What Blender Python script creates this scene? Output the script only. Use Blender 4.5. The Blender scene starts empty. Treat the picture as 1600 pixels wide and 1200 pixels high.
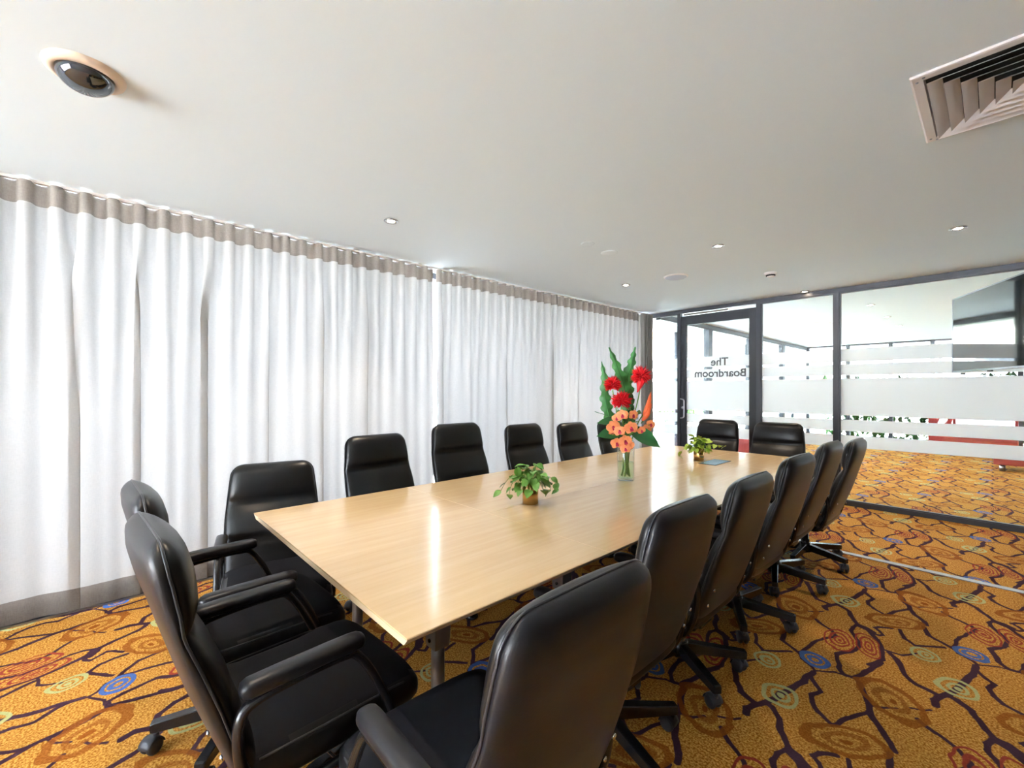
import bpy, bmesh, math, random
from mathutils import Vector, Matrix
random.seed(7)
PI = math.pi
SC = bpy.context.scene
COL = SC.collection

# ------------------------------------------------------------------ helpers
def srgb(r, g, b):
    def f(c):
        c /= 255.0
        return c / 12.92 if c <= 0.04045 else ((c + 0.055) / 1.055) ** 2.4
    return (f(r), f(g), f(b), 1.0)

def newmat(name):
    m = bpy.data.materials.new(name); m.use_nodes = True
    nt = m.node_tree; nt.nodes.clear()
    out = nt.nodes.new('ShaderNodeOutputMaterial')
    return m, nt, out

def setin(n, key, v):
    if key in n.inputs: n.inputs[key].default_value = v

def pbsdf(nt, col, rough=0.5, metal=0.0, spec=0.5, coat=0.0):
    b = nt.nodes.new('ShaderNodeBsdfPrincipled')
    setin(b, 'Base Color', col); setin(b, 'Roughness', rough); setin(b, 'Metallic', metal)
    setin(b, 'Specular IOR Level', spec); setin(b, 'Coat Weight', coat)
    return b

def simple(name, col, rough=0.5, metal=0.0, spec=0.5, coat=0.0, bump=0.0, bscale=200.0, var=0.0):
    m, nt, out = newmat(name)
    b = pbsdf(nt, col, rough, metal, spec, coat)
    nt.links.new(b.outputs[0], out.inputs[0])
    if bump or var:
        tc = nt.nodes.new('ShaderNodeTexCoord')
        nz = nt.nodes.new('ShaderNodeTexNoise'); nz.inputs['Scale'].default_value = bscale
        nz.inputs['Detail'].default_value = 3
        nt.links.new(tc.outputs['Object'], nz.inputs['Vector'])
        if bump:
            bp = nt.nodes.new('ShaderNodeBump'); bp.inputs['Strength'].default_value = bump
            bp.inputs['Distance'].default_value = 0.002
            nt.links.new(nz.outputs[0], bp.inputs['Height']); nt.links.new(bp.outputs[0], b.inputs['Normal'])
        if var:
            mx = nt.nodes.new('ShaderNodeMix'); mx.data_type = 'RGBA'
            mx.inputs[6].default_value = col
            mx.inputs[7].default_value = tuple(min(1, c * (1 + var)) for c in col[:3]) + (1,)
            nt.links.new(nz.outputs[0], mx.inputs[0]); nt.links.new(mx.outputs[2], b.inputs['Base Color'])
    return m

def emis(name, col, strength):
    m, nt, out = newmat(name)
    e = nt.nodes.new('ShaderNodeEmission'); e.inputs[0].default_value = col; e.inputs[1].default_value = strength
    nt.links.new(e.outputs[0], out.inputs[0])
    return m

def obj(name, bm, mat, parent=None, smooth=True, loc=None):
    bmesh.ops.recalc_face_normals(bm, faces=bm.faces)
    me = bpy.data.meshes.new(name); bm.to_mesh(me); bm.free()
    if smooth:
        for p in me.polygons: p.use_smooth = True
    mats = mat if isinstance(mat, (list, tuple)) else [mat]
    for m in mats: me.materials.append(m)
    o = bpy.data.objects.new(name, me); COL.objects.link(o)
    if parent is not None: o.parent = parent
    if loc is not None: o.location = loc
    return o

def sharp(o, ang=35):
    me = o.data
    me.update()
    bm = bmesh.new(); bm.from_mesh(me)
    for e in bm.edges:
        if len(e.link_faces) == 2 and e.calc_face_angle(0) > math.radians(ang): e.smooth = False
    bm.to_mesh(me); bm.free()
    return o

def thing(name, label, cat, loc=(0, 0, 0), rotz=0, group=None):
    o = bpy.data.objects.new(name, None); COL.objects.link(o)
    o.empty_display_size = 0.1
    o.location = loc; o.rotation_euler = (0, 0, rotz)
    o['label'] = label; o['category'] = cat
    if group: o['group'] = group
    return o

def tag(o, label, cat, group=None):
    o['label'] = label; o['category'] = cat
    if group: o['group'] = group
    return o

def struct(o):
    o['kind'] = 'structure'
    return o

def add_box(bm, x0, x1, y0, y1, z0, z1, bevel=0.0, seg=2, M=None):
    r = bmesh.ops.create_cube(bm, size=1.0)
    vs = r['verts']
    for v in vs:
        v.co = Vector(((x0 + x1) / 2 + v.co.x * (x1 - x0), (y0 + y1) / 2 + v.co.y * (y1 - y0), (z0 + z1) / 2 + v.co.z * (z1 - z0)))
    if bevel > 0:
        es = list({e for v in vs for e in v.link_edges})
        r2 = bmesh.ops.bevel(bm, geom=es, offset=bevel, segments=seg, profile=0.5, affect='EDGES')
        vs = list({v for f in r2['faces'] for v in f.verts} | {v for v in vs if v.is_valid})
    if M is not None:
        for v in vs: v.co = M @ v.co
    return vs

def box_obj(name, mat, x0, x1, y0, y1, z0, z1, parent=None, bevel=0.0, M=None):
    bm = bmesh.new(); add_box(bm, x0, x1, y0, y1, z0, z1, bevel, 2, M)
    return obj(name, bm, mat, parent, smooth=False)

def add_lathe(bm, prof, n=24, c=(0, 0, 0), M=None, cap=True):
    """prof: list of (r,z) bottom to top"""
    rings = []
    for r, z in prof:
        ring = []
        for i in range(n):
            a = 2 * PI * i / n
            p = Vector((c[0] + r * math.cos(a), c[1] + r * math.sin(a), c[2] + z))
            if M is not None: p = M @ p
            ring.append(bm.verts.new(p))
        rings.append(ring)
    for a, b in zip(rings, rings[1:]):
        for i in range(n):
            bm.faces.new((a[i], a[(i + 1) % n], b[(i + 1) % n], b[i]))
    if cap:
        bm.faces.new(rings[0][::-1]); bm.faces.new(rings[-1])
    return rings

def frames(pts, closed=False):
    n = len(pts); out = []
    for i in range(n):
        if closed: t = pts[(i + 1) % n] - pts[i - 1]
        else: t = pts[min(i + 1, n - 1)] - pts[max(i - 1, 0)]
        if t.length < 1e-9: t = Vector((0, 0, 1))
        out.append(t.normalized())
    return out

def add_tube(bm, pts, r, n=8, closed=False, up=None, sx=1.0, sy=1.0, cap=True, radii=None):
    """sweep an elliptic section (sx along 'side', sy along 'up')"""
    pts = [Vector(p) for p in pts]
    T = frames(pts, closed)
    rings = []
    u = Vector(up) if up is not None else None
    prev = None
    for i, (p, t) in enumerate(zip(pts, T)):
        if u is not None: b = u
        elif prev is not None: b = prev
        else: b = Vector((0, 0, 1)) if abs(t.z) < 0.9 else Vector((0, 1, 0))
        s = t.cross(b)
        if s.length < 1e-6: s = t.cross(Vector((1, 0, 0)))
        s.normalize(); b2 = s.cross(t).normalized()
        if u is None: prev = b2
        rr = r if radii is None else radii[i]
        ring = [bm.verts.new(p + s * (rr * sx * math.cos(2 * PI * k / n + PI / n)) + b2 * (rr * sy * math.sin(2 * PI * k / n + PI / n))) for k in range(n)]
        rings.append(ring)
    m = len(rings)
    for i in range(m if closed else m - 1):
        a, b = rings[i], rings[(i + 1) % m]
        for k in range(n): bm.faces.new((a[k], a[(k + 1) % n], b[(k + 1) % n], b[k]))
    if not closed and cap:
        bm.faces.new(rings[0][::-1]); bm.faces.new(rings[-1])
    return rings

def smooth_path(pts, k=4, closed=False):
    """Catmull-Rom"""
    P = [Vector(p) for p in pts]; n = len(P); out = []
    rng = range(n) if closed else range(n - 1)
    for i in rng:
        p1, p2 = P[i], P[(i + 1) % n]
        p0 = P[i - 1] if (closed or i > 0) else p1 * 2 - p2
        p3 = P[(i + 2) % n] if (closed or i + 2 < n) else p2 * 2 - p1
        for j in range(k):
            t = j / k
            out.append(0.5 * ((2 * p1) + (p2 - p0) * t + (2 * p0 - 5 * p1 + 4 * p2 - p3) * t * t + (3 * p1 - p0 - 3 * p2 + p3) * t ** 3))
    if not closed: out.append(P[-1])
    return out

def loft(bm, rings, cap=True):
    R = [[bm.verts.new(p) for p in ring] for ring in rings]
    for a, b in zip(R, R[1:]):
        n = len(a)
        for i in range(n): bm.faces.new((a[i], a[(i + 1) % n], b[(i + 1) % n], b[i]))
    if cap:
        bm.faces.new(R[0][::-1]); bm.faces.new(R[-1])
    return R

def interp(tab, x):
    if x <= tab[0][0]: return tab[0][1]
    for (a, va), (b, vb) in zip(tab, tab[1:]):
        if x <= b:
            t = (x - a) / (b - a); t2 = t * t * (3 - 2 * t)
            return va + (vb - va) * t2
    return tab[-1][1]

def lin(tab, x):
    if x <= tab[0][0]: return tab[0][1]
    for (a, va), (b, vb) in zip(tab, tab[1:]):
        if x <= b: return va + (vb - va) * (x - a) / (b - a)
    return tab[-1][1]

def kids(o): return [c for c in bpy.data.objects if c.parent is o]

def dup(root, loc, rotz, label, group=None):
    def rec(o, parent):
        c = o.copy(); COL.objects.link(c)
        if parent is not None: c.parent = parent
        for k in CH.get(o.name, []): rec(k, c)
        return c
    CH = {}
    for o in list(bpy.data.objects):
        if o.parent is not None: CH.setdefault(o.parent.name, []).append(o)
    r = rec(root, None)
    r.location = loc; r.rotation_euler = (0, 0, rotz); r['label'] = label
    if group: r['group'] = group
    return r

# ------------------------------------------------------------------ room measures
H = 2.50           # ceiling height
XC = -3.64         # curtain plane
YG = 6.237         # glass wall plane
TH = math.radians(0.45)
TX, TY, TL, TW = -2.374, 0.502, 3.872, 1.447
TZ = 0.735
WORLD = 4.5
SUN = 100.0
EXPO = 2.14

# ------------------------------------------------------------------ materials
M = {}
M['ceiling'] = simple('ceiling_paint', srgb(226, 236, 239), 0.9, bump=0.03, bscale=60)
M['wall'] = simple('wall_paint', srgb(214, 208, 198), 0.85)
M['wall_dark'] = simple('dark_timber_wall', srgb(100, 88, 78), 0.6)
M['dark_frame'] = simple('dark_aluminium', srgb(58, 60, 68), 0.42, 0.0, 0.5)
M['black_frame'] = simple('black_powder_coat', srgb(34, 37, 44), 0.45)
M['leather'] = simple('black_leather', (0.007, 0.0068, 0.0075, 1), 0.33, spec=0.30, bump=0.08, bscale=260)
M['leather_back'] = simple('black_leather_shell', (0.009, 0.0085, 0.011, 1), 0.40, spec=0.40, coat=0.04, bump=0.08, bscale=220)
for n_ in M['leather_back'].node_tree.nodes:  # faint bluish sheen imitates window light glancing off the leather
    if n_.type == 'BSDF_PRINCIPLED':
        setin(n_, 'Sheen Weight', 0.04); setin(n_, 'Sheen Roughness', 0.35); setin(n_, 'Sheen Tint', (.82, .84, 1, 1)); setin(n_, 'Coat Roughness', 0.3)
M['seat_fabric'] = simple('black_seat_cloth', (0.007, 0.007, 0.010, 1), 0.8, spec=0.2, bump=0.3, bscale=900)
M['piping'] = simple('black_piping', (0.03, 0.03, 0.034, 1), 0.35)
M['plastic'] = simple('black_plastic', (0.017, 0.017, 0.019, 1), 0.42)
M['metal_black'] = simple('black_steel', (0.014, 0.014, 0.016, 1), 0.26, spec=0.6)
M['castor'] = simple('castor_rubber', (0.035, 0.037, 0.045, 1), 0.45)
M['chrome'] = simple('chrome', (0.75, 0.75, 0.77, 1), 0.12, 1.0)
M['steel'] = simple('grey_steel', srgb(150, 155, 165), 0.35, 0.85)
M['satin'] = simple('satin_metal', srgb(190, 190, 192), 0.3, 1.0)
M['alu_strip'] = simple('aluminium_strip', srgb(150, 144, 138), 0.38, 0.85)
M['plastic_white'] = simple('white_plastic', srgb(232, 228, 222), 0.5)
M['plastic_blue'] = simple('pale_blue_grille', srgb(196, 204, 214), 0.6)
M['vent'] = simple('vent_paint', srgb(216, 208, 204), 0.5)
M['vent_shade'] = simple('duct_shade_black', (0.01, 0.01, 0.009, 1), 0.9)
M['brass'] = simple('brushed_gold', srgb(206, 170, 112), 0.22, 1.0, bump=0.05, bscale=500)
M['soil'] = simple('potting_soil', srgb(60, 42, 30), 0.95)
M['leaf'] = simple('ivy_leaf', srgb(84, 124, 50), 0.45, var=0.9, bscale=45)
M['leaf2'] = simple('lime_leaf', srgb(140, 165, 50), 0.5, var=0.5, bscale=45)
M['leaf_dark'] = simple('dark_leaf', srgb(34, 84, 42), 0.38, var=0.7, bscale=25)
M['leaf_fern'] = simple('wavy_leaf', srgb(52, 104, 52), 0.42, var=0.9, bscale=20)
M['stem'] = simple('stem_green', srgb(96, 140, 50), 0.5)
M['red'] = simple('red_petal', srgb(190, 12, 24), 0.5, var=0.4, bscale=80)
M['orange'] = simple('orange_bract', srgb(240, 106, 58), 0.5, var=0.3, bscale=50)
M['orchid'] = simple('orchid_petal', srgb(238, 132, 84), 0.5, var=0.7, bscale=55)
M['orchid_c'] = simple('orchid_lip', srgb(196, 44, 84), 0.5)
M['orchid_y'] = simple('orchid_column', srgb(250, 196, 90), 0.5)
M['red_lacquer'] = simple('dark_red_laminate', srgb(150, 48, 44), 0.4)
M['bench'] = simple('bench_top', srgb(120, 104, 100), 0.6)
M['concrete'] = simple('pale_paving', srgb(204, 206, 208), 0.85, var=0.1, bscale=2)
M['lawn'] = simple('lawn', srgb(120, 140, 70), 0.95, var=0.5, bscale=6)
M['hedge'] = simple('hedge_leaves', srgb(58, 92, 46), 0.8, var=1.0, bscale=9)
M['building'] = simple('cream_render', srgb(220, 214, 204), 0.85)
M['roof'] = simple('roof_sheet', srgb(150, 96, 70), 0.7)
M['letter'] = simple('grey_lettering', srgb(92, 92, 98), 0.6)
M['lamp'] = emis('lamp_glow', (1.0, 0.80, 0.58, 1), 30.0)
M['dome'] = simple('smoked_dome', (0.012, 0.016, 0.02, 1), 0.05, spec=0.9, coat=0.5)
M['ring'] = simple('cream_ring', srgb(226, 206, 184), 0.5)
M['hatch'] = simple('hatch_lid', srgb(150, 190, 215), 0.2, 0.6)
M['screen'] = simple('tv_glass', (0.012, 0.016, 0.016, 1), 0.06, spec=0.9, coat=1.0)
M['tv_body'] = simple('tv_body', (0.02, 0.02, 0.022, 1), 0.4)

def glass_mat(name, tint=(0.97, 0.985, 0.98, 1), refl=1.0, base=0.05):
    """thin architectural glass: clear, with a Schlick reflection that is the same from both sides"""
    m, nt, out = newmat(name)
    t = nt.nodes.new('ShaderNodeBsdfTransparent'); t.inputs[0].default_value = tint
    g = nt.nodes.new('ShaderNodeBsdfGlossy'); g.inputs['Roughness'].default_value = 0.0
    ge = nt.nodes.new('ShaderNodeNewGeometry')
    d = nt.nodes.new('ShaderNodeVectorMath'); d.operation = 'DOT_PRODUCT'
    nt.links.new(ge.outputs['Incoming'], d.inputs[0]); nt.links.new(ge.outputs['Normal'], d.inputs[1])
    def mth(op, a, b=None, clamp=False):
        n = nt.nodes.new('ShaderNodeMath'); n.operation = op; n.use_clamp = clamp
        for i, v in enumerate((a, b)):
            if v is None: continue
            if hasattr(v, 'node'): nt.links.new(v, n.inputs[i])
            else: n.inputs[i].default_value = v
        return n.outputs[0]
    c = mth('SUBTRACT', 1.0, mth('ABSOLUTE', d.outputs['Value']), True)
    f = mth('ADD', mth('MULTIPLY', mth('POWER', c, 5.0), 0.95 * refl), base * refl, True)
    mx = nt.nodes.new('ShaderNodeMixShader')
    nt.links.new(f, mx.inputs[0])
    nt.links.new(t.outputs[0], mx.inputs[1]); nt.links.new(g.outputs[0], mx.inputs[2])
    nt.links.new(mx.outputs[0], out.inputs[0])
    return m
M['glass'] = glass_mat('window_glass', (0.985, 0.99, 0.99, 1), .8, .04)
M['glass_dimmed'] = glass_mat('dimming_glass', (0.68, 0.72, 0.71, 1), .8, .04)  # grey tint added to the foyer panes to dim the daylight inside
M['glass_partition'] = glass_mat('partition_glass', (0.98, 0.99, 0.985, 1), 1.0, .045)

def real_glass():
    m, nt, out = newmat('vase_glass')
    b = pbsdf(nt, (0.97, 1, 0.98, 1), 0.0); setin(b, 'Transmission Weight', 1.0); setin(b, 'IOR', 1.45)
    nt.links.new(b.outputs[0], out.inputs[0]); return m
M['vase'] = glass_mat('vase_glass', (0.96, 0.985, 0.97, 1), 1.0, .07)
def water():
    m, nt, out = newmat('vase_water')
    b = pbsdf(nt, (0.93, 0.99, 0.93, 1), 0.0); setin(b, 'Transmission Weight', 1.0); setin(b, 'IOR', 1.33)
    nt.links.new(b.outputs[0], out.inputs[0]); return m
M['water'] = glass_mat('vase_water', (0.86, 0.96, 0.84, 1), .6, .03)

def film():
    m, nt, out = newmat('frosted_film')
    d = nt.nodes.new('ShaderNodeBsdfDiffuse'); d.inputs[0].default_value = (0.93, 0.94, 0.96, 1)
    t = nt.nodes.new('ShaderNodeBsdfTranslucent'); t.inputs[0].default_value = (0.95, 0.96, 0.98, 1)
    mx = nt.nodes.new('ShaderNodeMixShader'); mx.inputs[0].default_value = 0.62
    nt.links.new(d.outputs[0], mx.inputs[1]); nt.links.new(t.outputs[0], mx.inputs[2])
    g = nt.nodes.new('ShaderNodeBsdfTransparent')
    m2 = nt.nodes.new('ShaderNodeMixShader'); m2.inputs[0].default_value = 0.015
    nt.links.new(mx.outputs[0], m2.inputs[1]); nt.links.new(g.outputs[0], m2.inputs[2])
    nt.links.new(m2.outputs[0], out.inputs[0]); return m
M['film'] = film()

def cloth(name, col, trans, tcol, weave=0.25, transp=0.0):
    m, nt, out = newmat(name)
    tc = nt.nodes.new('ShaderNodeTexCoord')
    mp = nt.nodes.new('ShaderNodeMapping'); mp.inputs['Scale'].default_value = (60, 60, 260)
    nz = nt.nodes.new('ShaderNodeTexNoise'); nz.inputs['Scale'].default_value = 1.0; nz.inputs['Detail'].default_value = 2
    mp2 = nt.nodes.new('ShaderNodeMapping'); mp2.inputs['Scale'].default_value = (260, 260, 40)
    nz2 = nt.nodes.new('ShaderNodeTexNoise'); nz2.inputs['Scale'].default_value = 1.0
    ad = nt.nodes.new('ShaderNodeMath'); ad.operation = 'ADD'
    rg = nt.nodes.new('ShaderNodeMapRange'); rg.inputs[1].default_value = 0.6; rg.inputs[2].default_value = 1.4
    rg.inputs[3].default_value = 1 - weave; rg.inputs[4].default_value = 1.0
    for a, b in ((mp, nz), (mp2, nz2)):
        nt.links.new(tc.outputs['Object'], a.inputs[0]); nt.links.new(a.outputs[0], b.inputs['Vector'])
    nt.links.new(nz.outputs[0], ad.inputs[0]); nt.links.new(nz2.outputs[0], ad.inputs[1]); nt.links.new(ad.outputs[0], rg.inputs[0])
    def mul(c):
        v = nt.nodes.new('ShaderNodeVectorMath'); v.operation = 'SCALE'; v.inputs[0].default_value = c[:3]
        nt.links.new(rg.outputs[0], v.inputs['Scale']); return v
    d = nt.nodes.new('ShaderNodeBsdfDiffuse'); t = nt.nodes.new('ShaderNodeBsdfTranslucent')
    nt.links.new(mul(col).outputs[0], d.inputs[0]); nt.links.new(mul(tcol).outputs[0], t.inputs[0])
    mx = nt.nodes.new('ShaderNodeMixShader'); mx.inputs[0].default_value = trans
    nt.links.new(d.outputs[0], mx.inputs[1]); nt.links.new(t.outputs[0], mx.inputs[2])
    if transp > 0:
        g = nt.nodes.new('ShaderNodeBsdfTransparent'); m2 = nt.nodes.new('ShaderNodeMixShader'); m2.inputs[0].default_value = transp
        nt.links.new(mx.outputs[0], m2.inputs[1]); nt.links.new(g.outputs[0], m2.inputs[2]); mx = m2
    nt.links.new(mx.outputs[0], out.inputs[0]); return m
M['sheer'] = cloth('sheer_linen', (0.44, 0.435, 0.42), 0.038, (0.97, 0.955, 0.93), 0.12)
M['bunch'] = cloth('bunched_linen', (0.34, 0.325, 0.30), 0.03, (0.5, 0.48, 0.45), 0.2)
M['heading'] = cloth('double_linen', (0.19, 0.17, 0.15), 0.05, (0.45, 0.38, 0.32), 0.3)

def wood():
    m, nt, out = newmat('beech_veneer')
    tc = nt.nodes.new('ShaderNodeTexCoord')
    mp = nt.nodes.new('ShaderNodeMapping'); mp.inputs['Scale'].default_value = (26, 1.6, 8)
    nz = nt.nodes.new('ShaderNodeTexNoise'); nz.inputs['Scale'].default_value = 1.6; nz.inputs['Detail'].default_value = 6; nz.inputs['Distortion'].default_value = 0.4
    mp2 = nt.nodes.new('ShaderNodeMapping'); mp2.inputs['Scale'].default_value = (220, 14, 20)
    nz2 = nt.nodes.new('ShaderNodeTexNoise'); nz2.inputs['Scale'].default_value = 1.0; nz2.inputs['Detail'].default_value = 2
    cr = nt.nodes.new('ShaderNodeValToRGB')
    cr.color_ramp.elements[0].position = 0.3; cr.color_ramp.elements[0].color = srgb(216, 184, 138)
    cr.color_ramp.elements[1].position = 0.72; cr.color_ramp.elements[1].color = srgb(224, 195, 150)
    mx = nt.nodes.new('ShaderNodeMix'); mx.data_type = 'RGBA'; mx.inputs[7].default_value = srgb(216, 186, 140)
    rg = nt.nodes.new('ShaderNodeMapRange'); rg.inputs[1].default_value = 0.55; rg.inputs[2].default_value = 0.8; rg.inputs[4].default_value = 0.5
    b = pbsdf(nt, (1, 1, 1, 1), 0.19, 0, 0.5, 0.25); setin(b, 'Coat Roughness', 0.09)
    nt.links.new(tc.outputs['Object'], mp.inputs[0]); nt.links.new(mp.outputs[0], nz.inputs['Vector'])
    nt.links.new(tc.outputs['Object'], mp2.inputs[0]); nt.links.new(mp2.outputs[0], nz2.inputs['Vector'])
    nt.links.new(nz.outputs[0], cr.inputs[0]); nt.links.new(cr.outputs[0], mx.inputs[6])
    nt.links.new(nz2.outputs[0], rg.inputs[0]); nt.links.new(rg.outputs[0], mx.inputs[0])
    nt.links.new(mx.outputs[2], b.inputs['Base Color'])
    bp = nt.nodes.new('ShaderNodeBump'); bp.inputs['Strength'].default_value = 0.02; bp.inputs['Distance'].default_value = 0.001
    nt.links.new(nz2.outputs[0], bp.inputs['Height']); nt.links.new(bp.outputs[0], b.inputs['Normal'])
    nt.links.new(b.outputs[0], out.inputs[0]); return m
M['wood'] = wood()
M['wood_edge'] = simple('beech_edge', srgb(232, 206, 166), 0.4)
M['seam'] = simple('table_seam', srgb(214, 176, 120), 0.4)

# carpet: half-drop repeat 0.515 x 1.26 m, drawn with distance-to-segment nodes
CARPET_SEGS = [
 (0.369, 0.043, 0.398, -0.017, 0.007), (0.369, 1.303, 0.398, 1.243, 0.007), (0.398, -0.017, 0.449, -0.047, 0.007), (0.398, 1.243, 0.449, 1.213, 0.007),
 (0.449, 1.213, 0.464, 1.188, 0.007), (0.464, -0.072, 0.536, -0.022, 0.006), (0.464, 1.188, 0.536, 1.238, 0.006), (-0.051, 0.558, 0.021, 0.608, 0.006),
 (0.536, -0.022, 0.576, -0.018, 0.006), (0.536, 1.238, 0.576, 1.242, 0.006), (0.021, 0.608, 0.061, 0.612, 0.006), (0.061, 0.612, 0.09, 0.627, 0.006),
 (0.459, 1.17, 0.451, 1.056, 0.014), (0.451, 1.056, 0.426, 0.963, 0.014), (0.426, 0.963, 0.404, 0.854, 0.014), (0.404, 0.854, 0.381, 0.779, 0.014),
 (0.381, 0.779, 0.354, 0.735, 0.014), (0.354, 0.735, 0.34, 0.695, 0.014), (0.34, 0.695, 0.352, 0.653, 0.014), (0.381, 0.779, 0.407, 0.769, 0.012),
 (0.407, 0.769, 0.446, 0.728, 0.012), (0.446, 0.728, 0.471, 0.677, 0.012), (0.471, 0.677, 0.498, 0.616, 0.012), (-0.044, 0.047, -0.017, -0.014, 0.012),
 (-0.044, 1.307, -0.017, 1.246, 0.012), (0.498, 0.616, 0.517, 0.583, 0.012), (-0.017, -0.014, 0.002, -0.047, 0.012), (-0.017, 1.246, 0.002, 1.213, 0.012),
 (0.517, 0.583, 0.554, 0.572, 0.012), (0.002, 1.213, 0.039, 1.202, 0.012), (0.039, 1.202, 0.072, 1.175, 0.012), (0.457, 1.128, 0.497, 1.063, 0.01),
 (-0.058, 0.498, -0.018, 0.433, 0.01), (0.497, 1.063, 0.519, 1.036, 0.01), (-0.018, 0.433, 0.004, 0.406, 0.01), (0.519, 1.036, 0.501, 0.977, 0.01),
 (0.004, 0.406, -0.014, 0.347, 0.01), (0.501, 0.977, 0.514, 0.923, 0.01), (-0.014, 0.347, -0.001, 0.293, 0.01), (0.514, 0.923, 0.547, 0.877, 0.01),
 (-0.001, 0.293, 0.032, 0.247, 0.01), (0.032, 0.247, 0.086, 0.213, 0.01), (0.086, 0.213, 0.103, 0.228, 0.01), (0.103, 0.228, 0.124, 0.305, 0.01),
 (0.124, 0.305, 0.176, 0.405, 0.01), (0.107, 0.613, 0.154, 0.482, 0.013), (0.154, 0.482, 0.176, 0.405, 0.013), (0.176, 0.405, 0.222, 0.314, 0.013),
 (0.222, 0.314, 0.256, 0.267, 0.013), (0.256, 0.267, 0.27, 0.225, 0.013), (0.168, 0.46, 0.207, 0.475, 0.006), (0.207, 0.475, 0.243, 0.515, 0.006),
 (0.282, 0.557, 0.313, 0.573, 0.006), (0.313, 0.573, 0.342, 0.61, 0.006), (0.09, 0.627, 0.107, 0.713, 0.012), (0.107, 0.713, 0.145, 0.862, 0.012),
 (0.109, 0.796, 0.13, 0.837, 0.011), (0.13, 0.837, 0.148, 0.904, 0.011), (0.148, 0.904, 0.132, 1.025, 0.011), (0.132, 1.025, 0.096, 1.103, 0.011),
 (0.096, 1.103, 0.053, 1.17, 0.011), (0.568, 0.54, 0.514, 0.566, 0.011), (0.053, 1.17, -0.001, 1.196, 0.011), (0.09, 0.627, 0.052, 0.618, 0.011),
 (0.567, -0.012, 0.534, 0.033, 0.011), (0.567, 1.248, 0.534, 1.293, 0.011), (0.052, 0.618, 0.019, 0.663, 0.011), (0.534, 0.033, 0.506, 0.153, 0.011),
 (0.019, 0.663, -0.009, 0.783, 0.011), (0.506, 0.153, 0.547, 0.237, 0.011), (-0.009, 0.783, 0.032, 0.867, 0.011), (0.502, 0.164, 0.555, 0.263, 0.01),
 (-0.013, 0.794, 0.04, 0.893, 0.01), (0.04, 0.893, 0.051, 0.967, 0.01), (0.566, 0.337, 0.544, 0.389, 0.01), (0.051, 0.967, 0.029, 1.019, 0.01),
 (0.544, 0.389, 0.526, 0.436, 0.01), (0.029, 1.019, 0.011, 1.066, 0.01), (0.526, 0.436, 0.504, 0.482, 0.01), (0.011, 1.066, -0.011, 1.112, 0.01),
 (0.504, 0.482, 0.5, 0.526, 0.01), (-0.011, 1.112, -0.015, 1.156, 0.01), (0.5, 0.526, 0.514, 0.566, 0.01), (-0.015, 1.156, -0.001, 1.196, 0.01),
 (0.072, 1.156, 0.095, 1.158, 0.009), (0.095, 1.158, 0.115, 1.18, 0.009), (0.115, 1.18, 0.09, 1.222, 0.009), (0.09, -0.038, 0.073, -0.019, 0.009),
 (0.09, 1.222, 0.073, 1.241, 0.009), (0.073, -0.019, 0.09, 0.011, 0.009), (0.073, 1.241, 0.09, 1.271, 0.009), (0.09, 0.011, 0.133, 0.046, 0.009),
 (0.09, 1.271, 0.133, 1.306, 0.009), (0.165, 0.057, 0.195, -0.037, 0.009), (0.165, 1.317, 0.195, 1.223, 0.009), (0.195, 1.223, 0.243, 1.178, 0.009),
 (0.243, -0.082, 0.311, -0.019, 0.009), (0.243, 1.178, 0.311, 1.241, 0.009), (0.311, -0.019, 0.344, 0.008, 0.009), (0.311, 1.241, 0.344, 1.268, 0.009),
 (0.258, 0.195, 0.278, 0.099, 0.01), (0.278, 0.099, 0.348, 0.044, 0.01), (0.348, 0.044, 0.378, 0.024, 0.01), (0.348, 1.304, 0.378, 1.284, 0.01),
 (0.375, 0.036, 0.394, 0.191, 0.009), (0.394, 0.191, 0.423, 0.278, 0.009), (0.423, 0.278, 0.454, 0.335, 0.009), (0.454, 0.335, 0.459, 0.363, 0.009),
 (0.459, 0.363, 0.433, 0.404, 0.009), (0.433, 0.404, 0.42, 0.414, 0.009), (0.42, 0.414, 0.363, 0.451, 0.009), (0.363, 0.451, 0.313, 0.501, 0.009),
 (0.15, 1.013, 0.21, 1.019, 0.007), (0.21, 1.019, 0.257, 1.09, 0.007), (0.164, 0.999, 0.209, 0.92, 0.012), (0.209, 0.92, 0.245, 0.83, 0.012),
 (0.245, 0.83, 0.286, 0.777, 0.012), (0.286, 0.777, 0.349, 0.754, 0.012)]
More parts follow.
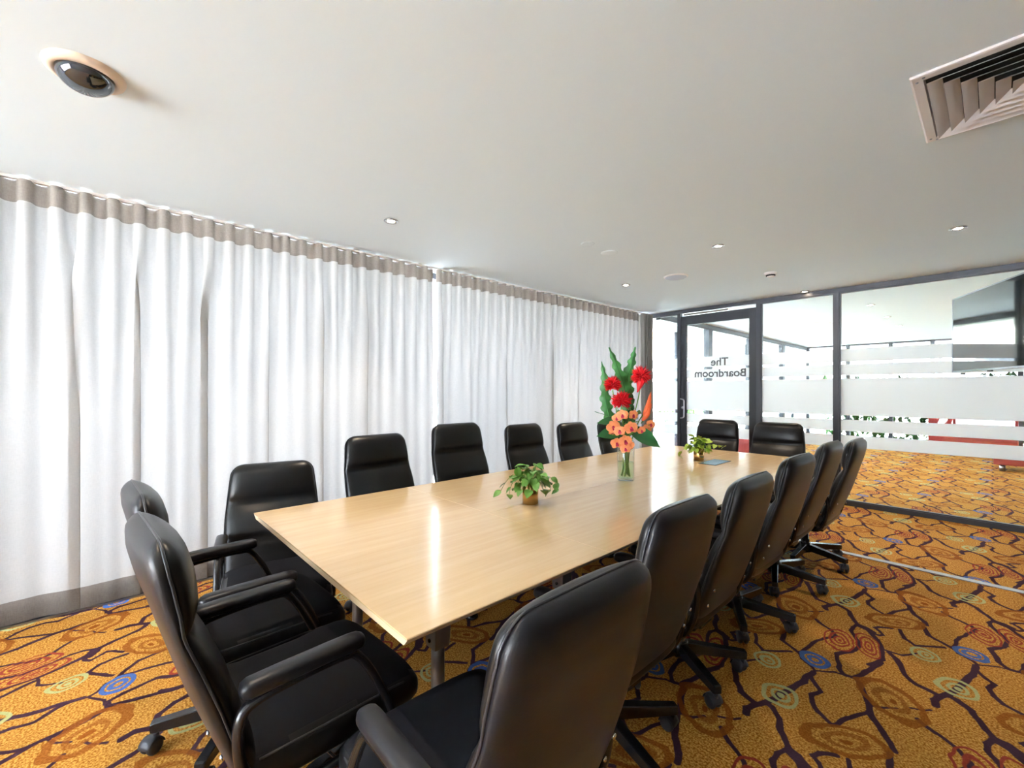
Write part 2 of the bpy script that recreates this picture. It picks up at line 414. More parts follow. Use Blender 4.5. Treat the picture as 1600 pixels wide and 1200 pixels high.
# centre (folded), two half-axes, ramp kind
CARPET_MOTIFS = [
 ((0.229, 0.560), (0.125, -0.075), (0.020, 0.118), 'brown'),
 ((0.147, 0.155), (0.130, 0.045), (0.003, 0.096), 'brown'),
 ((0.083, 0.992), (0.062, -0.075), (0.005, 0.102), 'red'),
 ((0.484, 0.323), (0.068, -0.042), (0.004, 0.120), 'red'),
 ((0.414, 0.876), (0.074, -0.012), (0.006, 0.083), 'pale'),
 ((0.290, 1.112), (0.058, -0.030), (0.016, 0.064), 'pale'),
 ((0.446, 0.024), (0.070, -0.018), (0.004, 0.062), 'blue')]
def carpet():
    m, nt, out = newmat('patterned_carpet')
    N = nt.nodes.new; L = nt.links.new
    def math_(op, a, b=None, c=None, clamp=False):
        n = N('ShaderNodeMath'); n.operation = op; n.use_clamp = clamp
        for i, v in enumerate((a, b, c)):
            if v is None: continue
            if hasattr(v, 'node'): L(v, n.inputs[i])
            else: n.inputs[i].default_value = v
        return n.outputs[0]
    tc = N('ShaderNodeNewGeometry')
    dz = N('ShaderNodeTexNoise'); dz.inputs['Scale'].default_value = 9; dz.inputs['Detail'].default_value = 1
    L(tc.outputs['Position'], dz.inputs['Vector'])
    sub = N('ShaderNodeVectorMath'); sub.operation = 'SUBTRACT'; L(dz.outputs['Color'], sub.inputs[0]); sub.inputs[1].default_value = (0.5, 0.5, 0.5)
    mad = N('ShaderNodeVectorMath'); mad.operation = 'MULTIPLY_ADD'; L(sub.outputs[0], mad.inputs[0]); mad.inputs[1].default_value = (0.03, 0.03, 0); L(tc.outputs['Position'], mad.inputs[2])
    sp = N('ShaderNodeSeparateXYZ'); L(mad.outputs[0], sp.inputs[0])
    CW, CHh = 0.515, 1.26
    n = math_('FLOOR', math_('DIVIDE', sp.outputs[0], CW))
    ux = math_('SUBTRACT', sp.outputs[0], math_('MULTIPLY', n, CW))
    yy = math_('SUBTRACT', sp.outputs[1], math_('MULTIPLY', n, CHh / 2))
    uy = math_('FLOORED_MODULO', yy, CHh)
    cb = N('ShaderNodeCombineXYZ'); L(ux, cb.inputs[0]); L(uy, cb.inputs[1])
    P = cb.outputs[0]
    # segment group
    g = bpy.data.node_groups.new('carpet_line', 'ShaderNodeTree')
    for nm, ty in (('P', 'NodeSocketVector'), ('A', 'NodeSocketVector'), ('D', 'NodeSocketVector'), ('W', 'NodeSocketFloat'), ('Prev', 'NodeSocketFloat')):
        g.interface.new_socket(nm, in_out='INPUT', socket_type=ty)
    g.interface.new_socket('Dist', in_out='OUTPUT', socket_type='NodeSocketFloat')
    gi = g.nodes.new('NodeGroupInput'); go = g.nodes.new('NodeGroupOutput'); gl = g.links.new
    def vm(op):
        x = g.nodes.new('ShaderNodeVectorMath'); x.operation = op; return x
    # chain each line after the one before it, so the shader stack stays small
    pc = vm('MULTIPLY_ADD'); gl(gi.outputs['Prev'], pc.inputs[0]); pc.inputs[1].default_value = (1e-7, 1e-7, 0); gl(gi.outputs['P'], pc.inputs[2])
    pa = vm('SUBTRACT'); gl(pc.outputs[0], pa.inputs[0]); gl(gi.outputs['A'], pa.inputs[1])
    dt = vm('DOT_PRODUCT'); gl(pa.outputs[0], dt.inputs[0]); gl(gi.outputs['D'], dt.inputs[1])
    dd = vm('DOT_PRODUCT'); gl(gi.outputs['D'], dd.inputs[0]); gl(gi.outputs['D'], dd.inputs[1])
    dv = g.nodes.new('ShaderNodeMath'); dv.operation = 'DIVIDE'; dv.use_clamp = True
    gl(dt.outputs['Value'], dv.inputs[0]); gl(dd.outputs['Value'], dv.inputs[1])
    sc = vm('SCALE'); gl(gi.outputs['D'], sc.inputs[0]); gl(dv.outputs[0], sc.inputs['Scale'])
    df = vm('DISTANCE'); gl(pa.outputs[0], df.inputs[0]); gl(sc.outputs[0], df.inputs[1])
    sw = g.nodes.new('ShaderNodeMath'); sw.operation = 'SUBTRACT'; gl(df.outputs['Value'], sw.inputs[0]); gl(gi.outputs['W'], sw.inputs[1])
    mn = g.nodes.new('ShaderNodeMath'); mn.operation = 'SMOOTH_MIN'; mn.inputs[2].default_value = 0.008
    gl(sw.outputs[0], mn.inputs[0]); gl(gi.outputs['Prev'], mn.inputs[1]); gl(mn.outputs[0], go.inputs[0])
    prev = None
    for ax, ay, bx, by, w in CARPET_SEGS:
        x = N('ShaderNodeGroup'); x.node_tree = g
        L(P, x.inputs['P']); x.inputs['A'].default_value = (ax, ay, 0); x.inputs['D'].default_value = (bx - ax, by - ay, 0)
        x.inputs['W'].default_value = w
        if prev is None: x.inputs['Prev'].default_value = 1.0
        else: L(prev, x.inputs['Prev'])
        prev = x.outputs[0]
    mask = N('ShaderNodeMapRange'); mask.inputs[1].default_value = -0.0015; mask.inputs[2].default_value = 0.0015
    mask.inputs[3].default_value = 1; mask.inputs[4].default_value = 0; L(prev, mask.inputs[0])
    wob = N('ShaderNodeTexNoise'); wob.inputs['Scale'].default_value = 14; wob.inputs['Detail'].default_value = 1; L(tc.outputs['Position'], wob.inputs['Vector'])
    # base speckle
    sz = N('ShaderNodeTexNoise'); sz.inputs['Scale'].default_value = 130; sz.inputs['Detail'].default_value = 2; L(tc.outputs['Position'], sz.inputs['Vector'])
    cr = N('ShaderNodeValToRGB'); cr.color_ramp.elements[0].position = 0.38; cr.color_ramp.elements[0].color = srgb(158, 97, 22)
    cr.color_ramp.elements[1].position = 0.62; cr.color_ramp.elements[1].color = srgb(204, 154, 76)
    L(sz.outputs[0], cr.inputs[0])
    cur = cr.outputs[0]
    def mix(fac, a, b):
        x = N('ShaderNodeMix'); x.data_type = 'RGBA'
        L(fac, x.inputs[0]); L(a, x.inputs[6])
        if hasattr(b, 'node'): L(b, x.inputs[7])
        else: x.inputs[7].default_value = b
        return x.outputs[2]
    cur = mix(mask.outputs[0], cur, srgb(68, 42, 56))
    ramps = {'brown': ([(0, 1), (0.14, 1), (0.17, 0), (0.3, 0), (0.34, .7), (0.5, .7), (0.54, 0), (0.72, 0), (0.77, .85), (0.98, .85), (1.0, 0)], srgb(140, 76, 20)),
             'red': ([(0, 1), (0.1, 1), (0.14, 0), (0.22, 0), (0.26, 1), (0.36, 1), (0.40, 0), (0.50, 0), (0.54, 1), (0.64, 1), (0.68, 0), (0.84, 0), (0.88, 1), (0.98, 1), (1.0, 0)], srgb(146, 58, 44)),
             'pale': ([(0, 1), (0.15, 1), (0.2, 0), (0.3, 0), (0.36, 1), (0.5, 1), (0.55, 0), (0.74, 0), (0.78, 1), (0.97, 1), (1.0, 0)], srgb(176, 176, 122)),
             'blue': ([(0, 0), (0.22, 0), (0.27, 1), (0.5, 1), (0.54, 0), (0.64, 0), (0.68, 1), (0.97, 1), (1.0, 0)], srgb(72, 102, 166))}
    for (cx, cy), a, b, kind in CARPET_MOTIFS:
        # wrap to nearest lattice point
        dx = math_('SUBTRACT', sp.outputs[0], cx); dy = math_('SUBTRACT', sp.outputs[1], cy)
        k = math_('ROUND', math_('DIVIDE', dx, CW))
        dx = math_('SUBTRACT', dx, math_('MULTIPLY', k, CW)); dy = math_('SUBTRACT', dy, math_('MULTIPLY', k, CHh / 2))
        dy = math_('SUBTRACT', dy, math_('MULTIPLY', math_('ROUND', math_('DIVIDE', dy, CHh)), CHh))
        det = a[0] * b[1] - a[1] * b[0]
        s = math_('ADD', math_('MULTIPLY', dx, b[1] / det), math_('MULTIPLY', dy, -b[0] / det))
        t = math_('ADD', math_('MULTIPLY', dx, -a[1] / det), math_('MULTIPLY', dy, a[0] / det))
        r = math_('SQRT', math_('ADD', math_('MULTIPLY', s, s), math_('MULTIPLY', t, t)))
        # slight spiral wobble
        r = math_('ADD', math_('ADD', r, math_('MULTIPLY', s, 0.09)), math_('MULTIPLY', math_('SUBTRACT', wob.outputs[0], 0.5), 0.32))
        rp = N('ShaderNodeValToRGB'); stops, colr = ramps[kind]
        el = rp.color_ramp.elements
        el[0].position = stops[0][0]; el[0].color = (stops[0][1],) * 3 + (1,)
        el[1].position = stops[-1][0]; el[1].color = (0, 0, 0, 1)
        for p_, v_ in stops[1:-1]:
            e = el.new(p_); e.color = (v_, v_, v_, 1)
        L(r, rp.inputs[0])
        cur = mix(rp.outputs[0], cur, colr)
    b = pbsdf(nt, (1, 1, 1, 1), 0.95, 0, 0.1)
    sp2 = N('ShaderNodeMapRange'); sp2.inputs[1].default_value = 0.3; sp2.inputs[2].default_value = 0.7; sp2.inputs[3].default_value = 0.82; sp2.inputs[4].default_value = 1.12
    L(sz.outputs[0], sp2.inputs[0])
    vs = N('ShaderNodeVectorMath'); vs.operation = 'SCALE'; L(cur, vs.inputs[0]); L(sp2.outputs[0], vs.inputs['Scale'])
    L(vs.outputs[0], b.inputs['Base Color'])
    bp = N('ShaderNodeBump'); bp.inputs['Strength'].default_value = 0.5; bp.inputs['Distance'].default_value = 0.003
    L(sz.outputs[0], bp.inputs['Height']); L(bp.outputs[0], b.inputs['Normal'])
    L(b.outputs[0], out.inputs[0]); return m
M['carpet'] = carpet()

# ------------------------------------------------------------------ setting
XR = 1.0       # right wall
YB = -4.2      # back wall
YF = 14.2      # far end of the foyer
XFR = 5.0      # foyer right wall
XFL = -3.50    # foyer window line
struct(box_obj('floor', M['carpet'], XC - 0.30, XFR, YB, YF, -0.06, 0.0))
struct(box_obj('ceiling', M['ceiling'], XC - 0.30, XR + .1, YB, YG + 0.03, H, H + 0.12))
struct(box_obj('ceiling', M['ceiling'], XC - 0.30, XFR, YG + 0.03, YF, H, H + 0.12))
struct(box_obj('wall_right', M['wall_dark'], XR, XR + 0.1, YB, YG - 0.04, 0, H))
# back wall with a wide window on its curtain side
bm = bmesh.new()
add_box(bm, XC - .30, XR + .1, YB - .1, YB, 0, 0.25); add_box(bm, XC - .30, XR + .1, YB - .1, YB, 2.3, H)
add_box(bm, 0.42, XR + .1, YB - .1, YB, 0.25, 2.3); add_box(bm, XC - .30, -2.95, YB - .1, YB, 0.25, 2.3)
struct(obj('wall_back', bm, M['wall'], smooth=False))
bm = bmesh.new()
for x in (-2.95, -1.83, -.73, .37):
    add_box(bm, x, x + .05, YB - .08, YB - .02, .25, 2.3)
add_box(bm, -2.95, .42, YB - .08, YB - .02, .25, .30); add_box(bm, -2.95, .42, YB - .08, YB - .02, 2.25, 2.3)
w = struct(obj('window_3', bm, M['dark_frame'], smooth=False))
box_obj('pane', M['glass'], -2.90, .37, YB - .055, YB - .045, .3, 2.25, w)
# window line behind the curtains
bm = bmesh.new()
XW = XC - 0.20
add_box(bm, XW - .04, XW + .03, YB, YG, 0, .07); add_box(bm, XW - .04, XW + .03, YB, YG, H - .06, H)
for y in (YB, -2.75, -0.55, 1.65, 3.85, 6.14):
    add_box(bm, XW - .05, XW + .03, y, y + .05, .07, H - .06)
w = struct(obj('window_1', bm, M['dark_frame'], smooth=False))
box_obj('pane', M['glass'], XW - .012, XW - .004, YB, YG, .07, H - .06, w)
struct(box_obj('trim_1', M['black_frame'], XC - .17, XC - .055, YB, YG - .1, 0, .13))  # black sill strip; hidden height behind the hem added to block light
struct(box_obj('trim_2', M['alu_strip'], XC - .055, XC - .035, YB, YG - .1, 0, .010))
struct(box_obj('wall_left', M['wall'], XC - .30, XC - .11, 5.98, YG - .03, 0, H))
# curtain rail
struct(box_obj('trim_3', M['plastic_white'], XC - .015, XC + .015, YB + .02, YG - .12, H - .016, H))

# glass partition -----------------------------------------------------------
FR = M['dark_frame']
Y0, Y1 = YG - .03, YG + .03
struct(box_obj('trim_4', FR, XC - .3, XR, Y0, Y1, H - .055, H - .001))       # head rail
struct(box_obj('trim_5', FR, -2.03, XR, Y0, Y1, 0.001, 0.05))                  # floor channel
struct(box_obj('trim_6', FR, XC - .06, XC, Y0, Y1, 0.001, H - .055))         # corner post
struct(box_obj('trim_7', FR, XC, -3.15, Y0, Y1, 0.001, 0.05))
def post(x0, x1, nm):
    struct(box_obj(nm, FR, x0, x1, Y0, Y1, 0.05, H - .055))
BANDS = [(0.665, 0.80), (0.850, 0.98), (1.03, 1.45), (1.49, 1.615), (1.645, 1.79)]
def panel(name, x0, x1):
    f = .018
    bm = bmesh.new()
    add_box(bm, x0, x0 + f, Y0 + .01, Y1 - .01, .05, H - .055); add_box(bm, x1 - f, x1, Y0 + .01, Y1 - .01, .05, H - .055)
    add_box(bm, x0 + f, x1 - f, Y0 + .01, Y1 - .01, .05, .062); add_box(bm, x0 + f, x1 - f, Y0 + .01, Y1 - .01, H - .067, H - .055)
    w = struct(obj(name, bm, FR, smooth=False))
    box_obj('pane', M['glass_partition'], x0 + f, x1 - f, YG - .005, YG + .005, .062, H - .067, w)
    for a, b in BANDS:
        box_obj('frosted_film', M['film'], x0 + f, x1 - f, YG - .0065, YG - .0055, a, b, w)
    return w
panel('window_4', XC, -3.15)
post(-3.150, -3.115, 'trim_8')
post(-2.085, -2.035, 'trim_9')
panel('window_5', -2.035, -1.243)
post(-1.243, -1.205, 'trim_10')
panel('window_6', -1.205, XR)
# door
DX0, DX1 = -3.113, -2.087
bm = bmesh.new()
add_box(bm, DX0, DX0 + .085, Y0 + .006, Y1 - .006, .008, 2.40, .003); add_box(bm, DX1 - .085, DX1, Y0 + .006, Y1 - .006, .008, 2.40, .003)
add_box(bm, DX0 + .085, DX1 - .085, Y0 + .006, Y1 - .006, 2.27, 2.40); add_box(bm, DX0 + .085, DX1 - .085, Y0 + .006, Y1 - .006, .008, .20)
door = struct(obj('door_1', bm, M['black_frame'], smooth=False))
box_obj('pane', M['glass_partition'], DX0 + .085, DX1 - .085, YG - .005, YG + .005, .20, 2.27, door)
for a, b in BANDS:
    box_obj('frosted_film', M['film'], DX0 + .085, DX1 - .085, YG - .0065, YG - .0055, a, b, door)
bm = bmesh.new()
hx = DX0 + .045
pts = smooth_path([(hx - .03, Y0 + .004, 1.19), (hx - .015, Y0 - .05, 1.19), (hx + .03, Y0 - .055, 1.175), (hx + .035, Y0 - .055, 1.12), (hx + .035, Y0 - .055, .98), (hx + .03, Y0 - .055, .925), (hx - .015, Y0 - .05, .91), (hx - .03, Y0 + .004, .91)], 5)
add_tube(bm, pts, .009, 8)
obj('door_handle', bm, M['satin'], door)
bm = bmesh.new(); add_lathe(bm, [(.0, 0), (.02, 0), (.02, .012), (.006, .014), (.0, .014)], 20, M=Matrix.Translation((hx - .01, Y0 + .006, 1.06)) @ Matrix.Rotation(PI / 2, 4, 'X'), cap=False)
obj('lock_cylinder', bm, M['satin'], door)
box_obj('door_closer', M['alu_strip'], DX0 + .06, DX1 - .35, Y0 - .012, Y0 + .004, 2.408, 2.43, door)
# reversed lettering, read from the foyer
def letters(txt, cx, z0, size):
    cu = bpy.data.curves.new('lettering', 'FONT'); cu.body = txt; cu.size = size; cu.align_x = 'CENTER'; cu.extrude = .0008; cu.offset = .0022
    t = bpy.data.objects.new('tmp_text', cu); COL.objects.link(t)
    bpy.context.view_layer.update()
    me = bpy.data.meshes.new_from_object(t.evaluated_get(bpy.context.evaluated_depsgraph_get()))
    bpy.data.objects.remove(t)
    me.transform(Matrix.Translation((cx, YG - .0078, z0)) @ Matrix.Rotation(PI, 4, 'Z') @ Matrix.Rotation(PI / 2, 4, 'X'))
    me.materials.clear(); me.materials.append(M['letter'])
    o = bpy.data.objects.new('lettering', me); COL.objects.link(o); o.parent = door
    return o
letters('The', -2.56, 1.664, .150)
letters('Boardroom', -2.56, 1.506, .150)

# aluminium strip let into the carpet
struct(box_obj('trim_11', M['alu_strip'], -2.9, XR, 4.360, 4.415, 0.0, .006))

# ---------------------------------------------------------------- foyer
bm = bmesh.new()
add_box(bm, XFL - .05, XFL + .03, YG + .04, YF, 0, .10); add_box(bm, XFL - .05, XFL + .03, YG + .04, YF, H - .09, H)
for y in (7.95, 10.0, 12.1):
    add_box(bm, XFL - .05, XFL + .05, y, y + .16, .10, H - .09)
w = struct(obj('window_7', bm, M['dark_frame'], smooth=False))
box_obj('pane', M['glass_dimmed'], XFL - .012, XFL - .004, YG + .04, YF, .10, H - .09, w)
bm = bmesh.new()
add_box(bm, XFL, XFR, YF, YF + .1, 0, .12); add_box(bm, XFL, XFR, YF, YF + .1, 2.46, H)
for x in (-3.5, -2.6, -1.75, -1.0, -.5, .35, 1.2, 2.4, 4.9):
    add_box(bm, x, x + .08, YF, YF + .1, .12, 2.46)
w = struct(obj('window_8', bm, M['dark_frame'], smooth=False))
box_obj('pane', M['glass_dimmed'], XFL, XFR, YF + .03, YF + .04, .12, 2.46, w)
struct(box_obj('wall_foyer', M['wall'], XFR, XFR + .1, YG - .04, YF, 0, H))
struct(box_obj('wall_front', M['wall'], XR + .1, XFR, YG - .04, YG + .06, 0, H))
# furniture in the foyer
t = thing('reception_counter', 'dark red reception counter seen through the frosted glass stripes, under the television', 'counter', (-.30, 12.9, 0))
box_obj('front_panel', M['red_lacquer'], -.62, .62, -.30, .30, 0.06, .86, t, .01)
box_obj('counter_top', M['bench'], -.66, .66, -.34, .34, .86, .90, t, .008)
box_obj('plinth', M['black_frame'], -.58, .58, -.26, .26, 0, .06, t)
t = thing('lounge_bench', 'low dark red bench on steel legs beyond the glass wall', 'bench', (.62, 10.95, 0))
box_obj('seat', M['red_lacquer'], -.62, .62, -.26, .26, .10, .26, t, .012)
for sx in (-.52, .52):
    for sy in (-.18, .18):
        bm = bmesh.new(); add_lathe(bm, [(.035, 0), (.035, .10)], 14, (sx, sy, 0)); obj('leg', bm, M['satin'], t)
t = thing('ottoman', 'dark red ottoman beyond the glass door behind the chairs', 'ottoman', (-2.58, 7.75, 0))
box_obj('seat', M['red_lacquer'], -.36, .36, -.3, .3, .08, .60, t, .02)
for sx in (-.28, .28):
    for sy in (-.2, .2):
        bm = bmesh.new(); add_lathe(bm, [(.02, 0), (.02, .08)], 12, (sx, sy, 0)); obj('leg', bm, M['satin'], t)

# ---------------------------------------------------------------- outdoors
struct(box_obj('ground', M['concrete'], -40, XC - .30, -25, 45, -.25, -.10))
struct(box_obj('ground', M['concrete'], XC - .30, 30, YF + .1, 45, -.25, -.10))
struct(box_obj('ground', M['concrete'], XC - .30, 30, -25, YB - .1, -.25, -.10))
bm = bmesh.new()  # canopy slabs added over the foyer windows to cut the daylight inside
add_box(bm, -4.7, XFL - .06, 6.6, YF, 2.56, 2.74); add_box(bm, -4.7, XFR + .2, YF + .12, YF + 3.2, 2.56, 2.74)
t = tag(obj('shading_canopy', bm, M['dark_frame'], smooth=False), 'dark flat canopy added outside to shade the foyer windows', 'canopy')
for x, y in ((-4.6, 9.0), (-4.6, 13.0), (-4.6, 17.1), (-1.0, 17.1), (4.2, 17.1)):
    bm = bmesh.new(); add_lathe(bm, [(.05, -.10), (.05, 2.56)], 14, (x, y, 0)); obj('post', bm, M['dark_frame'], t)
def hedge(name, label, x0, x1, y0, y1, z1, seed, group=None):
    rnd = random.Random(seed)
    bm = bmesh.new()
    n = int(max(x1 - x0, y1 - y0) * 420)
    for i in range(n):
        x = rnd.uniform(x0, x1); y = rnd.uniform(y0, y1); z = rnd.uniform(0, 1) ** .7 * z1
        s = rnd.uniform(.08, .18)
        M4 = Matrix.Translation((x, y, z)) @ Matrix.Rotation(rnd.uniform(0, 6), 4, 'Z') @ Matrix.Rotation(rnd.uniform(0, 3), 4, 'X')
        vs = [bm.verts.new(M4 @ Vector(p)) for p in ((0, -s, 0), (s * .5, 0, .03), (0, s, 0), (-s * .5, 0, .03))]
        bm.faces.new(vs)
    o = obj(name, bm, M['hedge'], smooth=False, loc=(0, 0, -.10))
    tag(o, label, 'hedge', group)
    return o
hedge('garden_hedge', 'green garden hedge outside beyond the far foyer windows', -3.3, 2.6, 15.3, 16.1, 1.75, 3)
hedge('garden_hedge', 'green shrubs outside the foyer side windows behind the glass door', -10.4, -9.6, 10.0, 24.0, 1.3, 4)
t = thing('neighbouring_building', 'pale building outside seen through the foyer windows', 'building', (-16.0, 24.0, -.10))
box_obj('wall', M['building'], -3.5, 3.5, -9, 9, 0, 4.2, t)
box_obj('roof', M['roof'], -3.9, 3.9, -9.4, 9.4, 4.2, 4.5, t)
for k in range(5):
    box_obj('window', M['dark_frame'], 3.5, 3.55, -7.6 + k * 3.4, -6.0 + k * 3.4, 1.2, 2.6, t)
t = thing('balustrade', 'pale slatted fence outside the foyer windows', 'fence', (-7.2, 13, -.10))
for k in range(12):
    box_obj('post', M['building'], -.04, .04, -6 + k * 1.1, -5.92 + k * 1.1, 0, 1.1, t)
for z in (.25, .5, .75, 1.02):
    box_obj('rail', M['building'], -.025, .025, -6, 6.18, z, z + .07, t)

# ---------------------------------------------------------------- curtains
def curtain(name, label, ya, yb, seed, deep=()):
    rnd = random.Random(seed)
    lam = 0.122
    nper = max(1, round((yb - ya) / lam)); lam = (yb - ya) / nper
    per = 20
    ns = nper * per
    amp2 = [rnd.uniform(.1, .9) for _ in range(nper + 2)]
    ph = [rnd.uniform(-.9, .9) for _ in range(nper + 2)]
    def pos(s, z):
        # s in 0..1 along the curtain, z height
        u = s * nper; i = int(min(u, nper - 1)); f = u - i
        k = lambda a: a[i] * (1 - f) + a[i + 1] * f
        t = min(1, max(0, (2.37 - z) / 1.25)); t = t * t * (3 - 2 * t)
        a = .034 * (1 - t) + .009 * t * k(amp2); phase = 2 * PI * u + t * .8 * k(ph) * 1.6
        tf = min(1, max(0, (2.34 - z) / .55)); tf = tf * tf * (3 - 2 * tf)
        y = ya + s * (yb - ya) - .006 * math.sin(2 * phase) * (1 - t)
        x = XC + a * math.sin(phase) + t * .012 * math.sin(2 * PI * u / 3.3 + seed)
        for d, wd, str_ in deep:
            # pleat that folds over itself lower down
            q = (ya + s * (yb - ya) - d) / wd
            if abs(q) < 3:
                e = math.exp(-q * q) * (0.25 + .75 * t) * str_
                x -= .016 * q * math.exp(-.7 * q * q) * tf * str_
                y -= wd * 2.9 * q * math.exp(-q * q * 1.2) * tf * str_
        return x, y
    def strip(zs, mat, nm, parent, off=0.0):
        bm = bmesh.new(); rows = []
        for z in zs:
            row = []
            for i in range(ns + 1):
                x, y = pos(i / ns, z)
                row.append(bm.verts.new((x + off, y, z)))
            rows.append(row)
        for a, b in zip(rows, rows[1:]):
            for i in range(ns): bm.faces.new((a[i], a[i + 1], b[i + 1], b[i]))
        return obj(nm, bm, mat, parent)
    zs = [.155 + (2.365 - .155) * i / 22 for i in range(23)]
    c = strip(zs, M['sheer'], name, None)
    tag(c, label, 'curtain', None)
    strip([2.365, 2.40, 2.44, 2.486], M['heading'], 'heading_tape', c)
    strip([.030, .07, .11, .155], M['heading'], 'hem', c)
    return c
curtain('sheer_curtain', 'long pale sheer curtain nearest the camera, left of the narrow bright gap', YB + .05, 2.290, 1,
        deep=((-.16, .045, 1.0), (.12, .036, .95), (.47, .038, 1.0), (.86, .03, .7), (1.25, .035, .8), (1.62, .035, .8), (-.75, .04, .9), (-1.4, .04, .8)))
curtain('sheer_curtain', 'pale sheer curtain from the bright gap to the grey bunch by the glass wall', 2.325, 5.93, 2,
        deep=((2.40, .03, .8), (3.25, .035, .7), (3.98, .045, 1.0), (4.5, .035, .6), (5.2, .035, .6)))
# the bunched end stands in front of the solid pier
def bunch():
    bm = bmesh.new(); rows = []
    n = 90
    for z in [.03 + (2.44) * i / 14 for i in range(15)]:
        row = []
        for i in range(n + 1):
            s = i / n
            y = 5.87 + s * .27 + .012 * math.sin(s * 60)
            x = XC + .090 + .040 * math.sin(s * 2 * PI * 5.5) + .01 * math.sin(z * 1.3 + s * 9)
            row.append(bm.verts.new((x, y, z)))
        rows.append(row)
    for a, b in zip(rows, rows[1:]):
        for i in range(n): bm.faces.new((a[i], a[i + 1], b[i + 1], b[i]))
    return tag(obj('bunched_curtain', bm, M['bunch']), 'grey-brown bunched curtain end beside the corner post of the glass wall', 'curtain')
bunch()

# ---------------------------------------------------------------- ceiling fittings
def downlight(x, y, label, power=14, group=None):
    t = thing('downlight', label, 'ceiling light', (x, y, H), 0, group)
    bm = bmesh.new(); add_lathe(bm, [(.034, -.001), (.048, -.0005), (.050, -.004), (.046, -.009), (.036, -.010), (.026, -.003), (.024, -.002)], 28, cap=False)
    obj('trim_ring', bm, M['satin'], t)
    bm = bmesh.new(); add_lathe(bm, [(0, -.0085), (.014, -.008), (.024, -.005)], 20, cap=False)
    obj('bulb', bm, M['lamp'], t)
    l = bpy.data.lights.new('lamp', 'SPOT'); l.energy = power; l.color = (1, .82, .62); l.spot_size = math.radians(95); l.spot_blend = .6; l.shadow_soft_size = .03
    lo = bpy.data.objects.new('lamp', l); COL.objects.link(lo); lo.parent = t; lo.location = (0, 0, -.02)
    return t
downlight(-2.831, 1.442, 'small round recessed ceiling light nearest the curtains, above the near half of the table')
downlight(-1.518, 3.668, 'small round recessed ceiling light in mid ceiling, nearest the white smoke detector')
downlight(-.173, 4.552, 'small round recessed ceiling light at the right, between air vent and glass wall')
downlight(-2.778, 4.265, 'small round recessed ceiling light near the curtain, beside the oval ceiling speaker')
downlight(-1.520, 6.130, 'small round recessed ceiling light touching the head rail of the glass wall')
downlight(-1.52, .08, 'small round recessed ceiling light directly above the two near-end chairs')
FG = 'recessed lights in the foyer ceiling'
for x, y, lb in ((-1.14, 7.76, 'recessed foyer light beyond the glass, the highest of those seen left of the television'),
                 (-1.15, 9.24, 'recessed foyer light beyond the glass, middle of the straight row of three'),
                 (-1.157, 10.7, 'recessed foyer light beyond the glass, the farthest of the straight row of three'),
                 (-1.95, 9.43, 'recessed foyer light beyond the glass, left of the straight row'),
                 (-2.77, 7.60, 'recessed foyer light seen through the top of the glass door')):
    downlight(x, y, lb, 10, FG)
def disc(x, y, r, label, nm, mat, h=.008):
    bm = bmesh.new(); add_lathe(bm, [(0, -h), (r * .6, -h * .97), (r * .92, -h * .7), (r, -h * .2), (r, 0)], 36, cap=False)
    return tag(obj(nm, bm, mat, loc=(x, y, H)), label, 'ceiling fitting')
disc(-2.208, 2.841, .055, 'smaller of the two flat blank discs on the ceiling', 'cover_plate', M['ceiling'], .005)
disc(-2.226, 3.165, .072, 'larger of the two flat blank discs on the ceiling', 'cover_plate', M['ceiling'], .006)
disc(-2.164, 9.137, .12, 'pale round disc on the foyer ceiling seen through the glass', 'cover_plate', M['plastic_white'], .01)
t = thing('ceiling_speaker', 'pale blue-white round ceiling speaker grille above the far end of the table', 'speaker', (-2.224, 4.336, H))
bm = bmesh.new(); add_lathe(bm, [(.105, -.012), (.115, -.010), (.122, -.004), (.122, 0)], 40, cap=False); obj('rim', bm, M['plastic_white'], t)
bm = bmesh.new(); add_lathe(bm, [(0, -.030), (.05, -.028), (.09, -.020), (.106, -.012)], 40, cap=False); obj('grille', bm, M['plastic_blue'], t)
t = thing('smoke_detector', 'small white smoke detector on the ceiling near the glass wall', 'smoke detector', (-1.51, 4.90, H))
bm = bmesh.new(); add_lathe(bm, [(.045, -.022), (.056, -.014), (.058, 0)], 28, cap=False); obj('base', bm, M['plastic_white'], t)
bm = bmesh.new(); add_lathe(bm, [(.0, -.046), (.026, -.046), (.032, -.042), (.034, -.036)], 28, cap=False); obj('cap', bm, M['plastic_white'], t)
bm = bmesh.new(); add_lathe(bm, [(.030, -.037), (.034, -.022)], 28, cap=False)
for k in range(12):
    a = k * PI / 6; add_box(bm, -.002, .002, .034, .042, -.036, -.022, M=Matrix.Rotation(a, 4, 'Z'))
obj('sensing_chamber', bm, M['plastic'], t)
# dome camera
t = thing('dome_camera', 'dark smoked dome camera with a cream ring on the ceiling at upper left', 'security camera', (-2.272, -.070, H))
bm = bmesh.new(); add_lathe(bm, [(.080, -.010), (.088, -.020), (.100, -.018), (.112, -.010), (.116, 0)], 48, cap=False); obj('trim_ring', bm, M['ring'], t)
bm = bmesh.new()
prof = [(0.0001, -.076)] + [(.083 * math.sin(a), -.012 - .064 * math.cos(a)) for a in [PI / 2 * k / 12 for k in range(1, 13)]]
add_lathe(bm, prof, 48, cap=False); obj('dome', bm, M['dome'], t)
bm = bmesh.new(); add_lathe(bm, [(0, -.052), (.022, -.050), (.028, -.03), (.028, -.008), (0, -.008)], 20, cap=False); obj('lens_housing', bm, M['plastic'], t)
